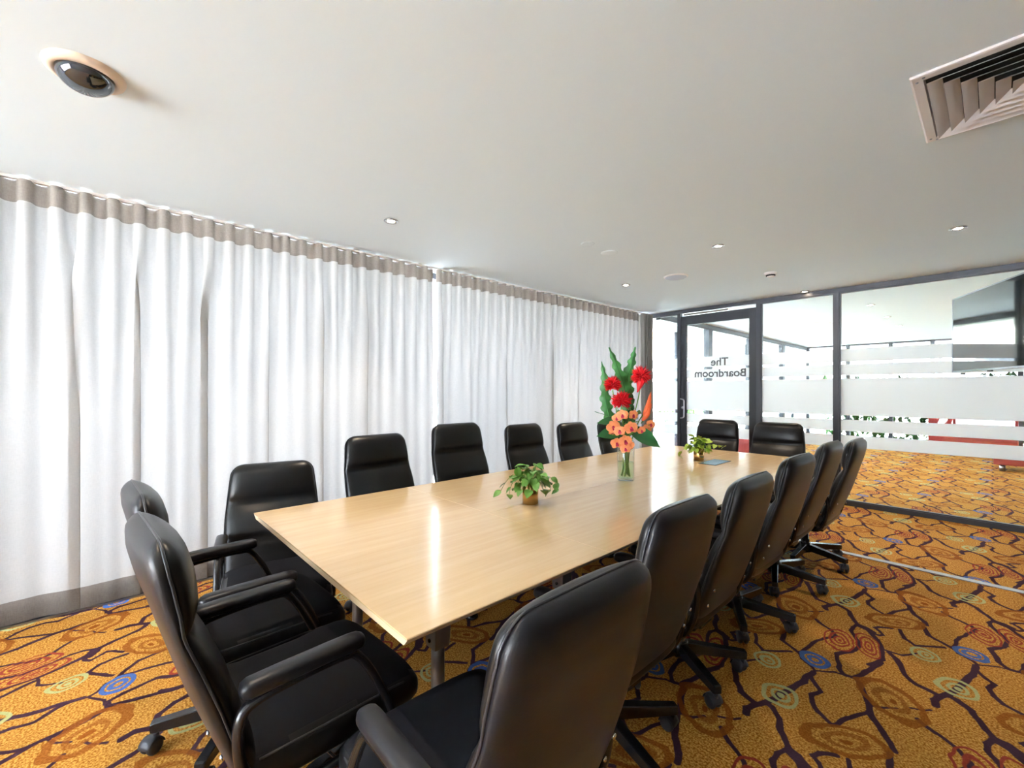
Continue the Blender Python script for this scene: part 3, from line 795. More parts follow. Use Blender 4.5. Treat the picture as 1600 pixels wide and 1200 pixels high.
# air vent : square four-way diffuser
VX0, VX1, VY0, VY1 = -.214, .416, 2.228, 2.858
t = thing('air_vent', 'square four-way louvred air vent in the ceiling at upper right', 'air vent', ((VX0 + VX1) / 2, (VY0 + VY1) / 2, H))
hs = (VX1 - VX0) / 2
bm = bmesh.new()
o_, i_ = hs, hs - .040
def quadring(bm, r0, z0, r1, z1, r2=None, z2=None):
    ps = [(r0, z0), (r1, z1)] + ([(r2, z2)] if r2 is not None else [])
    rows = []
    for r, z in ps: rows.append([bm.verts.new((sx * r, sy * r, z)) for sx, sy in ((-1, -1), (1, -1), (1, 1), (-1, 1))])
    for a, b in zip(rows, rows[1:]):
        for k in range(4): bm.faces.new((a[k], a[(k + 1) % 4], b[(k + 1) % 4], b[k]))
quadring(bm, o_, -.001, o_, -.010, o_ - .006, -.012); quadring(bm, o_ - .006, -.012, i_ + .004, -.012, i_, -.004); quadring(bm, i_, -.004, i_ + .01, -.001)
obj('frame', bm, M['vent'], t, smooth=False)
bm = bmesh.new(); add_box(bm, -i_, i_, -i_, i_, -.0022, -.0012); obj('duct_shade_sheet', bm, M['vent_shade'], t, smooth=False)  # black sheet painted in for the unlit duct behind the blades
for side in range(4):
    bm = bmesh.new()
    R4 = Matrix.Rotation(side * PI / 2, 4, 'Z')
    for k in range(6):
        r_in = i_ - .004 - k * .044; z_in = -.004
        r_out = r_in + .0 ; 
        a0, a1 = r_in, r_in - .040
        zt, zb = -.003, -.026
        # blade slopes outward and down: inner edge high, outer edge low
        p = [(-a1, -a1, zt), (a1, -a1, zt), (a0, -a0, zb), (-a0, -a0, zb)]
        for dzz in (0,):
            f1 = [bm.verts.new(R4 @ Vector(q)) for q in p]
            f2 = [bm.verts.new(R4 @ (Vector(q) + Vector((0, .0015, .0012)))) for q in p]
            bm.faces.new(f1); bm.faces.new(f2[::-1])
            for j in range(4): bm.faces.new((f1[j], f1[(j + 1) % 4], f2[(j + 1) % 4], f2[j]))
    obj('louvre', bm, M['vent'], t, smooth=False)
for sx, sy in ((-1, -1), (-1, 1), (1, -1), (1, 1)):
    for ax in (0, 1):
        bm = bmesh.new(); px_ = sx * (hs - .018 - (.02 if ax else 0)); py_ = sy * (hs - .018 - (0 if ax else .02))
        add_lathe(bm, [(0, -.015), (.004, -.0145), (.0055, -.012)], 10, (px_, py_, 0), cap=False); obj('screw', bm, M['steel'], t)

# ---------------------------------------------------------------- television
TVA = math.atan2(-.92, .39)
t = thing('television', 'wall-mounted flat black television angled at the right edge', 'television', (-.264, 5.93, 1.835))
t.rotation_euler = (0, 0, TVA)
# local: +x along the screen away from the glass wall, screen faces local -y
TVW, TVH = 1.235, .70
box_obj('casing', M['tv_body'], 0, TVW, .004, .045, -TVH / 2, TVH / 2, t, .004)
box_obj('screen', M['screen'], .010, TVW - .010, .0005, .004, -TVH / 2 + .016, TVH / 2 - .010, t)
bm = bmesh.new()
add_box(bm, 0, .010, -.002, .004, -TVH / 2, TVH / 2); add_box(bm, TVW - .010, TVW, -.002, .004, -TVH / 2, TVH / 2)
add_box(bm, .010, TVW - .010, -.002, .004, -TVH / 2, -TVH / 2 + .016); add_box(bm, .010, TVW - .010, -.002, .004, TVH / 2 - .010, TVH / 2)
obj('bezel', bm, M['steel'], t, smooth=False)
box_obj('sensor_tab', M['tv_body'], TVW / 2 - .03, TVW / 2 + .03, -.002, .012, -TVH / 2 - .012, -TVH / 2, t)
bm = bmesh.new()
add_box(bm, TVW / 2 - .2, TVW / 2 + .2, .045, .07, -.18, .18)
inv = Matrix.Rotation(-TVA, 3, 'Z')
pa = Vector((TVW / 2, .07, 0)); wp = inv @ (Vector((XR - .03, 5.2, 1.835)) - Vector((-.264, 5.93, 1.835)))
add_tube(bm, [pa, (pa + wp) / 2 + Vector((0.05, .05, 0)), wp], .025, 8)
obj('wall_mount', bm, M['metal_black'], t)

# ------------------------------------------------------------------ table
def tp(a, b, z=0.0):
    """a along the length from the near end, b across from the curtain side"""
    return Vector((TX - math.sin(TH) * a + math.cos(TH) * b, TY + math.cos(TH) * a + math.sin(TH) * b, z))
table = thing('conference_table', 'long pale beech boardroom table with sixteen black chairs around it', 'table', tp(TL / 2, TW / 2, 0), TH)
LX, LY = TW / 2, TL / 2
bm = bmesh.new()
e = .004
rings = []
for (ins, z) in ((.030, TZ - .026), (.002, TZ - .005), (0, TZ - .003), (.001, TZ - .0008), (.003, TZ)):
    rings.append([Vector((sx * (LX - ins * .8), sy * (LY - ins * .12), z)) for sx, sy in ((-1, -1), (1, -1), (1, 1), (-1, 1))])
R_ = loft(bm, rings)
for f in bm.faces: f.material_index = 0
for f in bm.faces:
    zs = [v.co.z for v in f.verts]
    if max(zs) - min(zs) > .01: f.material_index = 1
obj('tabletop', bm, [M['wood'], M['wood_edge']], table, smooth=False)
bm = bmesh.new()
def seam(x0, y0, x1, y1):
    w = .0011
    if abs(x1 - x0) < 1e-6: add_box(bm, x0 - w, x0 + w, y0, y1, TZ - .001, TZ + .00025)
    else: add_box(bm, x0, x1, y0 - w, y0 + w, TZ - .001, TZ + .00025)
sy1 = -LY + .815
seam(-LX + .003, sy1, LX - .003, sy1); seam(.03, sy1, .03, LY - .003); seam(-LX + .003, LY - .8, LX - .003, LY - .8)
obj('seam', bm, M['seam'], table, smooth=False)
def table_leg(x, y):
    s = 1 if x > 0 else -1
    bm = bmesh.new()
    add_lathe(bm, [(.024, .03), (.024, TZ - .25)], 20, (x, y, 0))
    o = obj('leg', bm, M['steel'], table)
    bm = bmesh.new()
    zt = TZ - .027
    loft(bm, [[Vector((x + dx * w, y + dy * t_, z)) for dx, dy in ((-1, -1), (1, -1), (1, 1), (-1, 1))] for z, w, t_ in ((TZ - .335, .028, .029), (TZ - .325, .031, .031), (TZ - .20, .036, .033), (zt, .052, .04))])
    obj('bracket', bm, M['steel'], o, smooth=False)
    for z in (TZ - .24, TZ - .305):
        bm = bmesh.new(); add_lathe(bm, [(0, .0), (.007, 0), (.007, .004), (0, .005)], 12, cap=False, M=Matrix.Translation((x, y - .034, z)) @ Matrix.Rotation(PI / 2, 4, 'X')); obj('bolt', bm, M['metal_black'], o)
    bm = bmesh.new(); add_lathe(bm, [(.035, 0), (.04, .006), (.036, .024), (.024, .03)], 20, (x, y, 0)); obj('foot', bm, M['metal_black'], o)
for y in (-LY + .36, -LY + 1.04, LY - 1.45, LY - .76):
    for x in (-LX + .34, LX - .42): table_leg(x, y)
bm = bmesh.new()
for x in (-LX + .34, LX - .42):
    add_box(bm, x - .02, x + .02, -LY + .42, -LY + .98, TZ - .07, TZ - .027); add_box(bm, x - .02, x + .02, -LY + 1.10, LY - 1.51, TZ - .07, TZ - .027); add_box(bm, x - .02, x + .02, LY - 1.39, LY - .82, TZ - .07, TZ - .027)
obj('underframe', bm, M['metal_black'], table, smooth=False)
h_ = thing('cable_hatch', 'pale blue rectangular hatch in the tabletop beside the far potted plant', 'hatch', (-1.515, 3.60, TZ + .0004), TH)
box_obj('lid', M['hatch'], -.060, .060, -.145, .145, 0, .004, h_, .001)
bm = bmesh.new()
for a in ((-.068, -.060, -.153, .153), (.060, .068, -.153, .153), (-.060, .060, -.153, -.145), (-.060, .060, .145, .153)): add_box(bm, a[0], a[1], a[2], a[3], 0, .0035)
obj('rim', bm, M['metal_black'], h_, smooth=False)

# ------------------------------------------------------------------ chair (faces local +Y, origin on the floor under the column)
YR = [(.335, -.120), (.35, -.150), (.38, -.178), (.43, -.205), (.50, -.232), (.60, -.268), (.70, -.298), (.795, -.325), (.86, -.346), (.92, -.360), (.96, -.362), (1.0, -.352)]
YFp = [(.335, -.105), (.38, -.110), (.45, -.135), (.52, -.165), (.60, -.182), (.70, -.222), (.785, -.262), (.84, -.256), (.90, -.262), (.95, -.276), (1.0, -.30)]
HW = [(.335, .220), (.40, .238), (.60, .241), (.70, .238), (.80, .229), (.90, .218), (1.0, .207)]
ZT = .992
def back_w(z):
    w = lin(HW, z)
    r = .060
    if z > ZT - r:
        q = min(1, (z - (ZT - r)) / r); w = w - r + r * math.sqrt(max(0, 1 - q * q))
    r = .05
    if z < .335 + r:
        q = min(1, (.335 + r - z) / r); w = w - r + r * math.sqrt(max(0, 1 - q * q))
    return w
def back_y(z):
    a, b = lin(YR, z), lin(YFp, z)
    m = a + .46 * (b - a)
    r = .034
    for zc, sgn in ((ZT - r, 1), (.335 + r, -1)):
        q = (z - zc) / r * sgn
        if q > 0:
            q = min(1, q); k = math.sqrt(max(0, 1 - q * q)) ; a = m + (a - m) * (.12 + .88 * k); b = m + (b - m) * (.12 + .88 * k)
    return a, m, b
def backzs():
    zs = [.335 + .05 * (1 - math.cos(PI / 2 * i / 5)) for i in range(6)]
    n = 26
    for i in range(1, n): zs.append(.385 + (ZT - .05 - .385) * i / n)
    zs += [ZT - .05 + .05 * math.sin(PI / 2 * i / 7) for i in range(0, 8)]
    return zs
def make_chair(label):
    ch = thing('office_chair', label, 'chair')
    # shell : smooth leather back
    zs = backzs(); rings = []; ringsf = []
    NA = 14
    for z in zs:
        a, m, b = back_y(z); w = back_w(z); e = 2 / 3.4
        rg = []
        for i in range(NA + 1):
            t = PI * i / NA; c, s = math.cos(t), math.sin(t)
            rg.append(Vector((w * math.copysign(abs(c) ** e, c), m - (m - a) * abs(s) ** e - .006 * 0, z)))
        rings.append(rg)
        # cushion, slightly puffed, with stitched dips
        dip = 0
        for zd, dd, ww in ((.790, .016, .020), (.600, .013, .018), (.455, .008, .018)):
            dip = max(dip, dd * math.exp(-((z - zd) / ww) ** 2))
        rf = []
        for i in range(NA + 1):
            t = PI * i / NA; c, s = math.cos(t), math.sin(t)
            x = w * .992 * math.copysign(abs(c) ** e, c)
            puff = .012 * (1 - (x / max(w, .01)) ** 2)
            rf.append(Vector((x, m + (b + puff - dip * (1 - .2 * abs(x / max(w, .01)) ** 4) - m) * abs(s) ** (e * .9), z)))
        ringsf.append(rf)
    bm = bmesh.new(); loft(bm, rings); obj('back_shell', bm, M['leather_back'], ch)
    bm = bmesh.new(); loft(bm, ringsf); o = obj('backrest', bm, M['leather'], ch)
    # piping round the shell
    pth = [Vector((back_w(z) + .0005, back_y(z)[1], z)) for z in zs]
    pth = pth + [Vector((x, back_y(ZT)[1], ZT + .0005)) for x in (.10, .05, 0, -.05, -.10)] + [Vector((-back_w(z) - .0005, back_y(z)[1], z)) for z in reversed(zs)]
    bm = bmesh.new(); add_tube(bm, pth, .0032, 6); obj('piping', bm, M['piping'], ch)
    for sx in (-1, 1):
        for z in (.545, .475):
            a = back_y(z)[0]
            bm = bmesh.new(); add_lathe(bm, [(0, -.002), (.007, 0), (.006, .004), (0, .0055)], 12, cap=False, M=Matrix.Translation((sx * .205, a + .003, z)) @ Matrix.Rotation(PI / 2, 4, 'X')); obj('screw', bm, M['chrome'], ch)
    # seat cushion
    ys = [-.185, -.180, -.165, -.14, -.08, 0, .10, .18, .235, .27, .292, .303, .306]
    bm = bmesh.new(); rings = []
    for k, y in enumerate(ys):
        edge = 0
        if y < -.14: edge = 1 - math.sqrt(max(0, 1 - ((-.14 - y) / .045) ** 2))
        if y > .24: edge = 1 - math.sqrt(max(0, 1 - ((y - .24) / .066) ** 2))
        hw = .243 - .030 * edge; zt = .472 - .055 * edge * (1 if y > 0 else .4) - (.010 if -.12 < y < .12 else 0) ; zb = .345 + .03 * edge
        zc, hz = (zt + zb) / 2, (zt - zb) / 2
        rg = []
        for i in range(28):
            t = 2 * PI * i / 28; c, s = math.cos(t), math.sin(t); e = 2 / 4.2
            rg.append(Vector((hw * math.copysign(abs(c) ** e, c), y, zc + hz * math.copysign(abs(s) ** e, s) + (.008 * (1 - (abs(c)) ** 2) if s > 0 else 0))))
        rings.append(rg)
    loft(bm, rings)
    for f in bm.faces: f.material_index = 1 if (f.calc_center_median().z < .452) else 0
    obj('seat', bm, [M['seat_fabric'], M['leather']], ch)
    bm = bmesh.new()
    c_ = [(-.236, -.15), (-.240, 0), (-.240, .2), (-.226, .27), (-.19, .296), (0, .300), (.19, .296), (.226, .27), (.240, .2), (.240, 0), (.236, -.15)]
    add_tube(bm, smooth_path([(x, y, .447 if y < .25 else .432) for x, y in c_], 3), .0032, 6); obj('seat_piping', bm, M['piping'], ch)
    bm = bmesh.new(); add_box(bm, -.17, .17, -.15, .22, .322, .350, .008); add_box(bm, -.06, .06, -.13, .13, .285, .322, .006); obj('seat_plate', bm, M['metal_black'], ch, smooth=False)
    bm = bmesh.new(); add_tube(bm, [(.05, .04, .30), (.19, .05, .305), (.235, .05, .31)], .005, 6); obj('lever', bm, M['metal_black'], ch)
    # arms
    for sx in (-1, 1):
        X = sx * .252
        loop = smooth_path([(X, -.165, .600), (X, -.195, .570), (X, -.198, .50), (X, -.180, .41), (X, -.150, .352), (X, -.10, .338), (X, .05, .344), (X, .165, .352), (X, .188, .372), (X, .185, .41), (X, .13, .53), (X, .085, .598), (X, .05, .612), (X, -.06, .612)], 5, closed=True)
        bm = bmesh.new(); add_tube(bm, loop, .0125, 8, closed=True, up=(1, 0, 0), sx=1.0, sy=1.15)
        fr_ = obj('arm_frame', bm, M['metal_black'], ch)
        bm = bmesh.new(); rings = []
        for y, k in ((-.195, .35), (-.190, .75), (-.175, 1), (-.10, 1), (0, 1), (.07, 1), (.092, .93), (.103, .7), (.106, .35)):
            zc = .632 + .004 * math.sin((y + .2) * 8)
            rg = []
            for i in range(18):
                t = 2 * PI * i / 18; c, s = math.cos(t), math.sin(t); e = 2 / 2.8
                rg.append(Vector((sx * .246 + .027 * k * math.copysign(abs(c) ** e, c), y, zc + .021 * k * math.copysign(abs(s) ** e, s))))
            rings.append(rg)
        loft(bm, rings); obj('armrest', bm, M['leather_back'], ch)
    # column and star base
    bm = bmesh.new(); add_lathe(bm, [(.030, .075), (.030, .16), (.024, .165), (.024, .22), (.014, .225), (.014, .36)], 20); obj('column', bm, M['metal_black'], ch)
    bm = bmesh.new(); add_lathe(bm, [(.040, .066), (.044, .075), (.044, .125), (.036, .135)], 24); obj('hub', bm, M['metal_black'], ch)
    for k in range(5):
        bm = bmesh.new()
        rings = []
        for r_, hw, zt, zb in ((.030, .021, .130, .080), (.10, .020, .124, .078), (.20, .0185, .114, .074), (.290, .017, .106, .072), (.298, .015, .103, .074)):
            b_ = .003
            rings.append([Vector((r_, sx * (hw - (b_ if c else 0)), z)) for sx, z, c in ((-1, zb, 0), (1, zb, 0), (1, zt - b_, 0), (1, zt, 1), (-1, zt, 1), (-1, zt - b_, 0))])
        loft(bm, rings)
        leg = obj('leg', bm, M['metal_black'], ch, smooth=False); leg.rotation_euler = (0, 0, 2 * PI * k / 5)
        # twin-wheel castor
        bm = bmesh.new()
        for s in (-1, 1):
            Mx = Matrix.Translation((-.016, s * .0145, .0275)) @ Matrix.Rotation(PI / 2, 4, 'X')
            add_lathe(bm, [(0, -.010), (.018, -.0105), (.025, -.008), (.0275, -.003), (.0275, .003), (.025, .008), (.018, .0105), (0, .010)], 22, cap=False, M=Mx)
        # hood
        hood = []
        for i in range(9):
            t = PI * (.02 + .96 * i / 8)
            hood.append(Vector((-.016 + .030 * math.cos(t), 0, .0275 + .030 * math.sin(t))))
        add_tube(bm, hood, .008, 8, up=(0, 1, 0), sx=.35, sy=3.4)
        add_lathe(bm, [(.0095, .05), (.0095, .074)], 12, (0, 0, 0))
        c = obj('castor', bm, M['castor'], leg, loc=(.283, 0, 0)); c.rotation_euler = (0, 0, random.uniform(-2.6, 2.6))
    return ch

proto = make_chair('x')
def kids_of(c): return [o for o in bpy.data.objects if o.parent is c]
A = [20, 55, 39, 11, -1, -19, 15, 30, 50, 10, 60, 25, 25, 60, 35, 45]
RG, LG = 'chairs along the right side of the table', 'chairs along the curtain side of the table'
chairs = []
# copies first: the prototype is placed last so that every copy starts from it
spec = [
 (-.845, .665, 180, -.035, 20, 'black leather office chair filling the right foreground, nearest the camera', RG),
 (-1.00, 1.375, 180, -.035, A[1], 'black office chair on the right, directly beyond the big foreground chair', RG),
 (-1.01, 2.00, 181, -.035, A[2], 'black office chair, third from the camera in the right-hand row', RG),
 (-1.01, 2.67, 179, -.015, A[3], 'black office chair, fourth from the camera in the right-hand row', RG),
 (-1.02, 3.39, 180, -.005, A[4], 'black office chair in the right-hand row, second from the glass wall', RG),
 (-.99, 4.00, 180, -.03, A[5], 'black office chair in the right-hand row, closest to the glass wall', RG),
 (-2.54, .64, -12, -.10, A[6], 'lowest black office chair by the curtains, at the near left table corner', LG),
 (-2.48, 1.33, 2, .025, A[7], 'black office chair by the curtains, second from the near table end', LG),
 (-2.505, 1.97, -4, .065, A[8], 'tallest black office chair by the curtains, in front of the gap between curtains', LG),
 (-2.48, 2.69, 0, .025, A[9], 'black office chair by the curtains, directly behind the near potted plant', LG),
 (-2.48, 3.36, 2, .005, A[10], 'black office chair by the curtains, just left of the flower bouquet', LG),
 (-2.52, 4.05, 0, -.01, A[11], 'black office chair by the curtains, mostly hidden behind the flower bouquet', LG),
 (-2.05, 4.60, -92, 0, A[12], 'black office chair at the far table end, in front of the glass door', 'chairs at the far end of the table'),
 (-1.425, 4.60, -86, 0, A[13], 'black office chair at the far table end, in front of the door jamb', 'chairs at the far end of the table'),
 (-1.98, .39, 93, 0, A[14], 'farther of the two black office chairs at the near table end, partly hidden', 'chairs at the near end of the table'),
]
last = (-1.415, .393, 94, 0, A[15], 'nearer of the two black office chairs at the near table end', 'chairs at the near end of the table')
def place_copy(x, y, face, lift, base, label, group):
    rz = math.radians(face - 90)
    c = dup(proto, (x, y, 0), rz, label, group); adjust(c, rz, lift, base); return c
def adjust(c, rz, lift, base):
    i = 0
    for k in kids_of(c):
        nm = k.name.split('.')[0]
        if nm == 'leg':
            k.rotation_euler = (0, 0, math.radians(base + 72 * i) - rz); i += 1
        elif nm in ('hub', 'column'): pass
        elif nm in ('back_shell', 'backrest', 'piping', 'screw'): k.location = (0, 0, lift)
        else: k.location = (0, 0, min(lift, 0))
for s in spec: place_copy(*s)
x, y, face, lift, base, lb, gp = last
proto.location = (x, y, 0); proto.rotation_euler = (0, 0, math.radians(face - 90)); proto['label'] = lb; proto['group'] = gp
adjust(proto, math.radians(face - 90), lift, base)

# ------------------------------------------------------------------ plants and flowers
def leaf_faces(bm, M4, L, W, curl=.15, fold=.25, n=6, heart=True, midx=0, wav=0.0, nw=5):
    """leaf blade along local +Y starting at the origin, two strips either side of the midrib, given thickness by a second skin"""
    cols = []
    for i in range(n + 1):
        t = i / n
        if heart: w = W * (math.sin(PI * min(1, t * 1.02 + .04)) ** .62) * (1 - .35 * t) * 1.1
        else: w = W * math.sin(PI * (t * .97 + .02)) ** .75
        if i == n: w = W * .02
        z = -curl * L * t * t + curl * .6 * L * t
        wv = wav * math.sin(t * nw * 2 * PI)
        row = []
        for s, q in ((-1, 1), (-.5, .5), (0, 0), (.5, .5), (1, 1)):
            row.append(Vector((s * w * (1 + (wv * 3 if abs(s) == 1 else 0)), t * L + (-.06 * L * (1 - t) if abs(s) == 1 and heart else 0), z + fold * abs(s) * w + (wv * L * .35 * s if abs(s) == 1 else 0))))
        cols.append(row)
    th = .0006
    for off, flip in ((th, False), (-th, True)):
        V = [[bm.verts.new(M4 @ (p + Vector((0, 0, off)))) for p in row] for row in cols]
        for a, b in zip(V, V[1:]):
            for k in range(4):
                f = (a[k], a[k + 1], b[k + 1], b[k])
                fc = bm.faces.new(f[::-1] if flip else f); fc.material_index = midx

def orient(p, d, roll=0.0):
    d = Vector(d).normalized()
    up = Vector((0, 0, 1)) if abs(d.z) < .98 else Vector((1, 0, 0))
    x = d.cross(up).normalized(); z = x.cross(d).normalized()
    R = Matrix((x, d, z)).transposed().to_4x4()
    return Matrix.Translation(Vector(p)) @ R @ Matrix.Rotation(roll, 4, 'Y')

def potted(loc, label, seed, spread, lime, tendril):
    rnd = random.Random(seed)
    t = thing('potted_plant', label, 'potted plant', loc)
    bm = bmesh.new(); add_lathe(bm, [(.0, .0), (.038, 0), (.041, .002), (.041, .112), (.0385, .112), (.0385, .100)], 36, cap=False); obj('pot', bm, M['brass'], t)
    bm = bmesh.new(); add_lathe(bm, [(0, .096), (.0385, .094)], 24, cap=False)
    for k in range(24):
        a = rnd.uniform(0, 6.28); r = rnd.uniform(0, .032); add_box(bm, -.004, .004, -.004, .004, .092, .1 + rnd.uniform(0, .006), M=Matrix.Translation((r * math.cos(a), r * math.sin(a), 0)))
    obj('soil', bm, M['soil'], t)
    bm = bmesh.new(); bs = bmesh.new()
    n = 58
    for k in range(n):
        a = 2 * PI * (k * .618) ; rr = rnd.uniform(.25, 1) * spread
        top = rnd.uniform(.125, .215) - .07 * (rr / spread) ** 2 * rnd.uniform(.4, 1.6)
        tip = Vector((math.cos(a) * rr, math.sin(a) * rr, top))
        base_ = Vector((math.cos(a) * .015, math.sin(a) * .015, .098))
        mid = (base_ + tip) / 2 + Vector((0, 0, .035))
        add_tube(bs, smooth_path([base_, mid, tip], 3), .0011, 4)
        d = Vector((math.cos(a + rnd.uniform(-1, 1)), math.sin(a + rnd.uniform(-1, 1)), rnd.uniform(-.9, .25)))
        L = rnd.uniform(.040, .058)
        leaf_faces(bm, orient(tip, d, rnd.uniform(-.7, .7)), L, L * .42, .3, .25, 5, True)
    for (pts) in tendril:
        sp = smooth_path(pts, 4); add_tube(bs, sp, .0012, 4)
        for q in sp[3::3]:
            L = rnd.uniform(.036, .052)
            leaf_faces(bm, orient(q, (rnd.uniform(-1, 1), rnd.uniform(-1, 1), -.5), rnd.uniform(-.6, .6)), L, L * .42, .3, .2, 5, True)
    obj('stems', bs, M['stem'], t)
    obj('foliage', bm, M['leaf2'] if lime else M['leaf'], t)
    return t
potted((-1.612, 1.60, TZ + .0003), 'leafy green trailing plant in a round gold pot on the near half of the table', 5, .082, False,
       [[(-.01, -.01, .10), (-.06, -.05, .15), (-.10, -.075, .11), (-.125, -.095, .055)], [(.0, -.01, .10), (-.04, -.055, .14), (-.065, -.075, .09), (-.07, -.085, .045)], [(.01, .01, .1), (.06, .06, .14), (.095, .085, .115), (.105, .10, .07)], [(.01, 0, .1), (.05, .03, .16), (.08, .05, .13), (.09, .055, .07)]])
potted((-1.655, 3.62, TZ + .0003), 'lime-green trailing plant in a round gold pot on the far half of the table', 9, .080, True,
       [[(.01, .01, .10), (.07, .065, .13), (.12, .11, .125), (.16, .145, .12)], [(-.01, -.01, .10), (-.06, -.06, .13), (-.10, -.085, .08), (-.12, -.10, .03)]])

VX, VY = -1.613, 2.475
VB = Vector((VX, VY, TZ + .0003))
vase = thing('glass_vase', 'clear cylindrical glass vase part-filled with water on the middle of the table', 'vase', VB)
bm = bmesh.new()
R0 = .055; VHt = .255
add_lathe(bm, [(0, 0), (R0 - .003, 0), (R0, .004), (R0, VHt - .002), (R0 - .002, VHt), (R0 - .004, VHt - .002), (R0 - .004, .020), (R0 - .010, .014), (0, .013)], 40, cap=False)
obj('vase_body', bm, M['vase'], vase)
bm = bmesh.new(); add_lathe(bm, [(0, .0145), (R0 - .011, .0155), (R0 - .0045, .0215), (R0 - .0045, .118), (0, .118)], 40, cap=False)
obj('water', bm, M['water'], vase)

# camera-plane directions used only to write down where each stem leans: e1 = along the photo's horizontal
e1 = Vector((.674, .7387, 0)); e2 = Vector((-.7387, .674, 0))
def fp(u, z, d=0.0): return Vector((0, 0, 0)) + e1 * u + e2 * d + Vector((0, 0, z))
def stem_thing(nm, label, cat, group=None): return thing(nm, label, cat, VB, 0, group)
def add_stem(t, pts, r=.0035, mat='stem'):
    bm = bmesh.new(); sp = smooth_path(pts, 5); add_tube(bm, sp, r, 7); obj('stem', bm, M[mat], t); return sp
def pompom(label, head, R, seed, foot, tail=False):
    rnd = random.Random(seed)
    t = stem_thing('red_flower', label, 'flower', 'spiky red blooms in the vase')
    c = fp(*head)
    add_stem(t, [fp(*foot), fp(foot[0] * .3, .20, 0), fp(head[0] * .7, head[1] * .72, head[2] * .8), c - Vector((0, 0, R * .6))])
    bm = bmesh.new()
    bmesh.ops.create_icosphere(bm, subdivisions=2, radius=R * .36, matrix=Matrix.Translation(c))
    n = 170
    for k in range(n):
        z = 1 - 2 * (k + .5) / n * (0.86); r = math.sqrt(max(0, 1 - z * z)); a = k * 2.39996
        d = Vector((r * math.cos(a), r * math.sin(a), z)); d = (d + Vector([rnd.uniform(-.12, .12) for _ in range(3)])).normalized()
        Lr = R * rnd.uniform(.86, 1.14)
        side = d.cross(Vector((.3, .2, .9))).normalized(); s2 = d.cross(side)
        w = R * .072
        b0 = c + d * R * .30
        vs = [bm.verts.new(b0 + side * w * .6), bm.verts.new(b0 + s2 * w * .6), bm.verts.new(b0 - side * w * .6), bm.verts.new(b0 - s2 * w * .6)]
        m_ = c + d * Lr * .75
        v2 = [bm.verts.new(m_ + side * w), bm.verts.new(m_ + s2 * w * .7), bm.verts.new(m_ - side * w), bm.verts.new(m_ - s2 * w * .7)]
        tip = bm.verts.new(c + d * Lr)
        for i in range(4):
            j = (i + 1) % 4; bm.faces.new((vs[i], vs[j], v2[j], v2[i])); bm.faces.new((v2[i], v2[j], tip))
    if tail:
        pts = [c - Vector((0, 0, R * .3)), c + e1 * -.010 - Vector((0, 0, R * .9)), c + e1 * -.025 - Vector((0, 0, R * 1.55))]
        add_tube(bm, pts, .01, 10, radii=[R * .55, R * .28, .004])
    obj('bloom', bm, M['red'], t, smooth=False)
    return t
# vase stands at u=0 ; 240 px per metre here
pompom('spiky red flower in the vase, the lowest and most central of the three', (-.040, .515, -.05), .068, 1, (.01, .03, .0))
pompom('spiky red flower in the vase, the left one beside the tall leaf', (-.088, .620, -.01), .060, 2, (.02, .03, .01))
pompom('spiky red flower in the vase, the highest one on the right', (.095, .675, -.02), .068, 3, (-.02, .03, .01), True)

def tall_leaf(label, pts, W, seed, roll=0):
    t = stem_thing('tall_leaf', label, 'leaf', 'tall wavy-edged leaves in the vase')
    sp = smooth_path([fp(*p) for p in pts], 8)
    add_stem(t, [fp(.0, .03, .02), fp(.0, .15, .01), fp(*pts[0])], .004)
    bm = bmesh.new(); n = len(sp); T = frames(sp)
    for off in (.0007, -.0007):
        V = []
        for i, (p, tt) in enumerate(zip(sp, T)):
            s = i / (n - 1)
            side = tt.cross(e2).normalized(); nrm = side.cross(tt).normalized()
            w = W * 1.1 * (math.sin(PI * (s * .93 + .05)) ** .8) * (1.15 - .5 * s)
            wav = math.sin(s * 2 * PI * 8 + seed)
            row = []
            for q in (-1, -.55, 0, .55, 1):
                ww = w * q * (1 + (.22 * wav if abs(q) == 1 else 0))
                row.append(bm.verts.new(p + side * ww + nrm * (off + .012 * abs(q) * w / W + (w * .38 * wav * q if abs(q) == 1 else 0))))
            V.append(row)
        for a, b in zip(V, V[1:]):
            for k in range(4): bm.faces.new((a[k], a[k + 1], b[k + 1], b[k]))
    obj('blade', bm, M['leaf_fern'], t)
    bm = bmesh.new(); add_tube(bm, [p + (e2 * -.0015) for p in sp], .0022, 6, radii=[.003 * (1 - .8 * i / n) for i in range(n)]); obj('midrib', bm, M['leaf_dark'], t)
tall_leaf('tall wavy green leaf in the vase with the central high tip', [(.02, .30, .02), (.022, .46, .03), (.0, .60, .04), (-.05, .74, .03), (-.105, .865, .02)], .040, 1)
tall_leaf('tall wavy green leaf in the vase leaning right, behind the highest red flower', [(.045, .34, .05), (.04, .52, .07), (.035, .66, .08), (.065, .78, .08), (.088, .875, .09)], .036, 2.2)
tall_leaf('wavy green leaf in the vase standing at the far left behind the left red flower', [(-.02, .30, .06), (-.085, .40, .07), (-.115, .52, .07), (-.122, .66, .07), (-.145, .775, .06)], .034, .6)

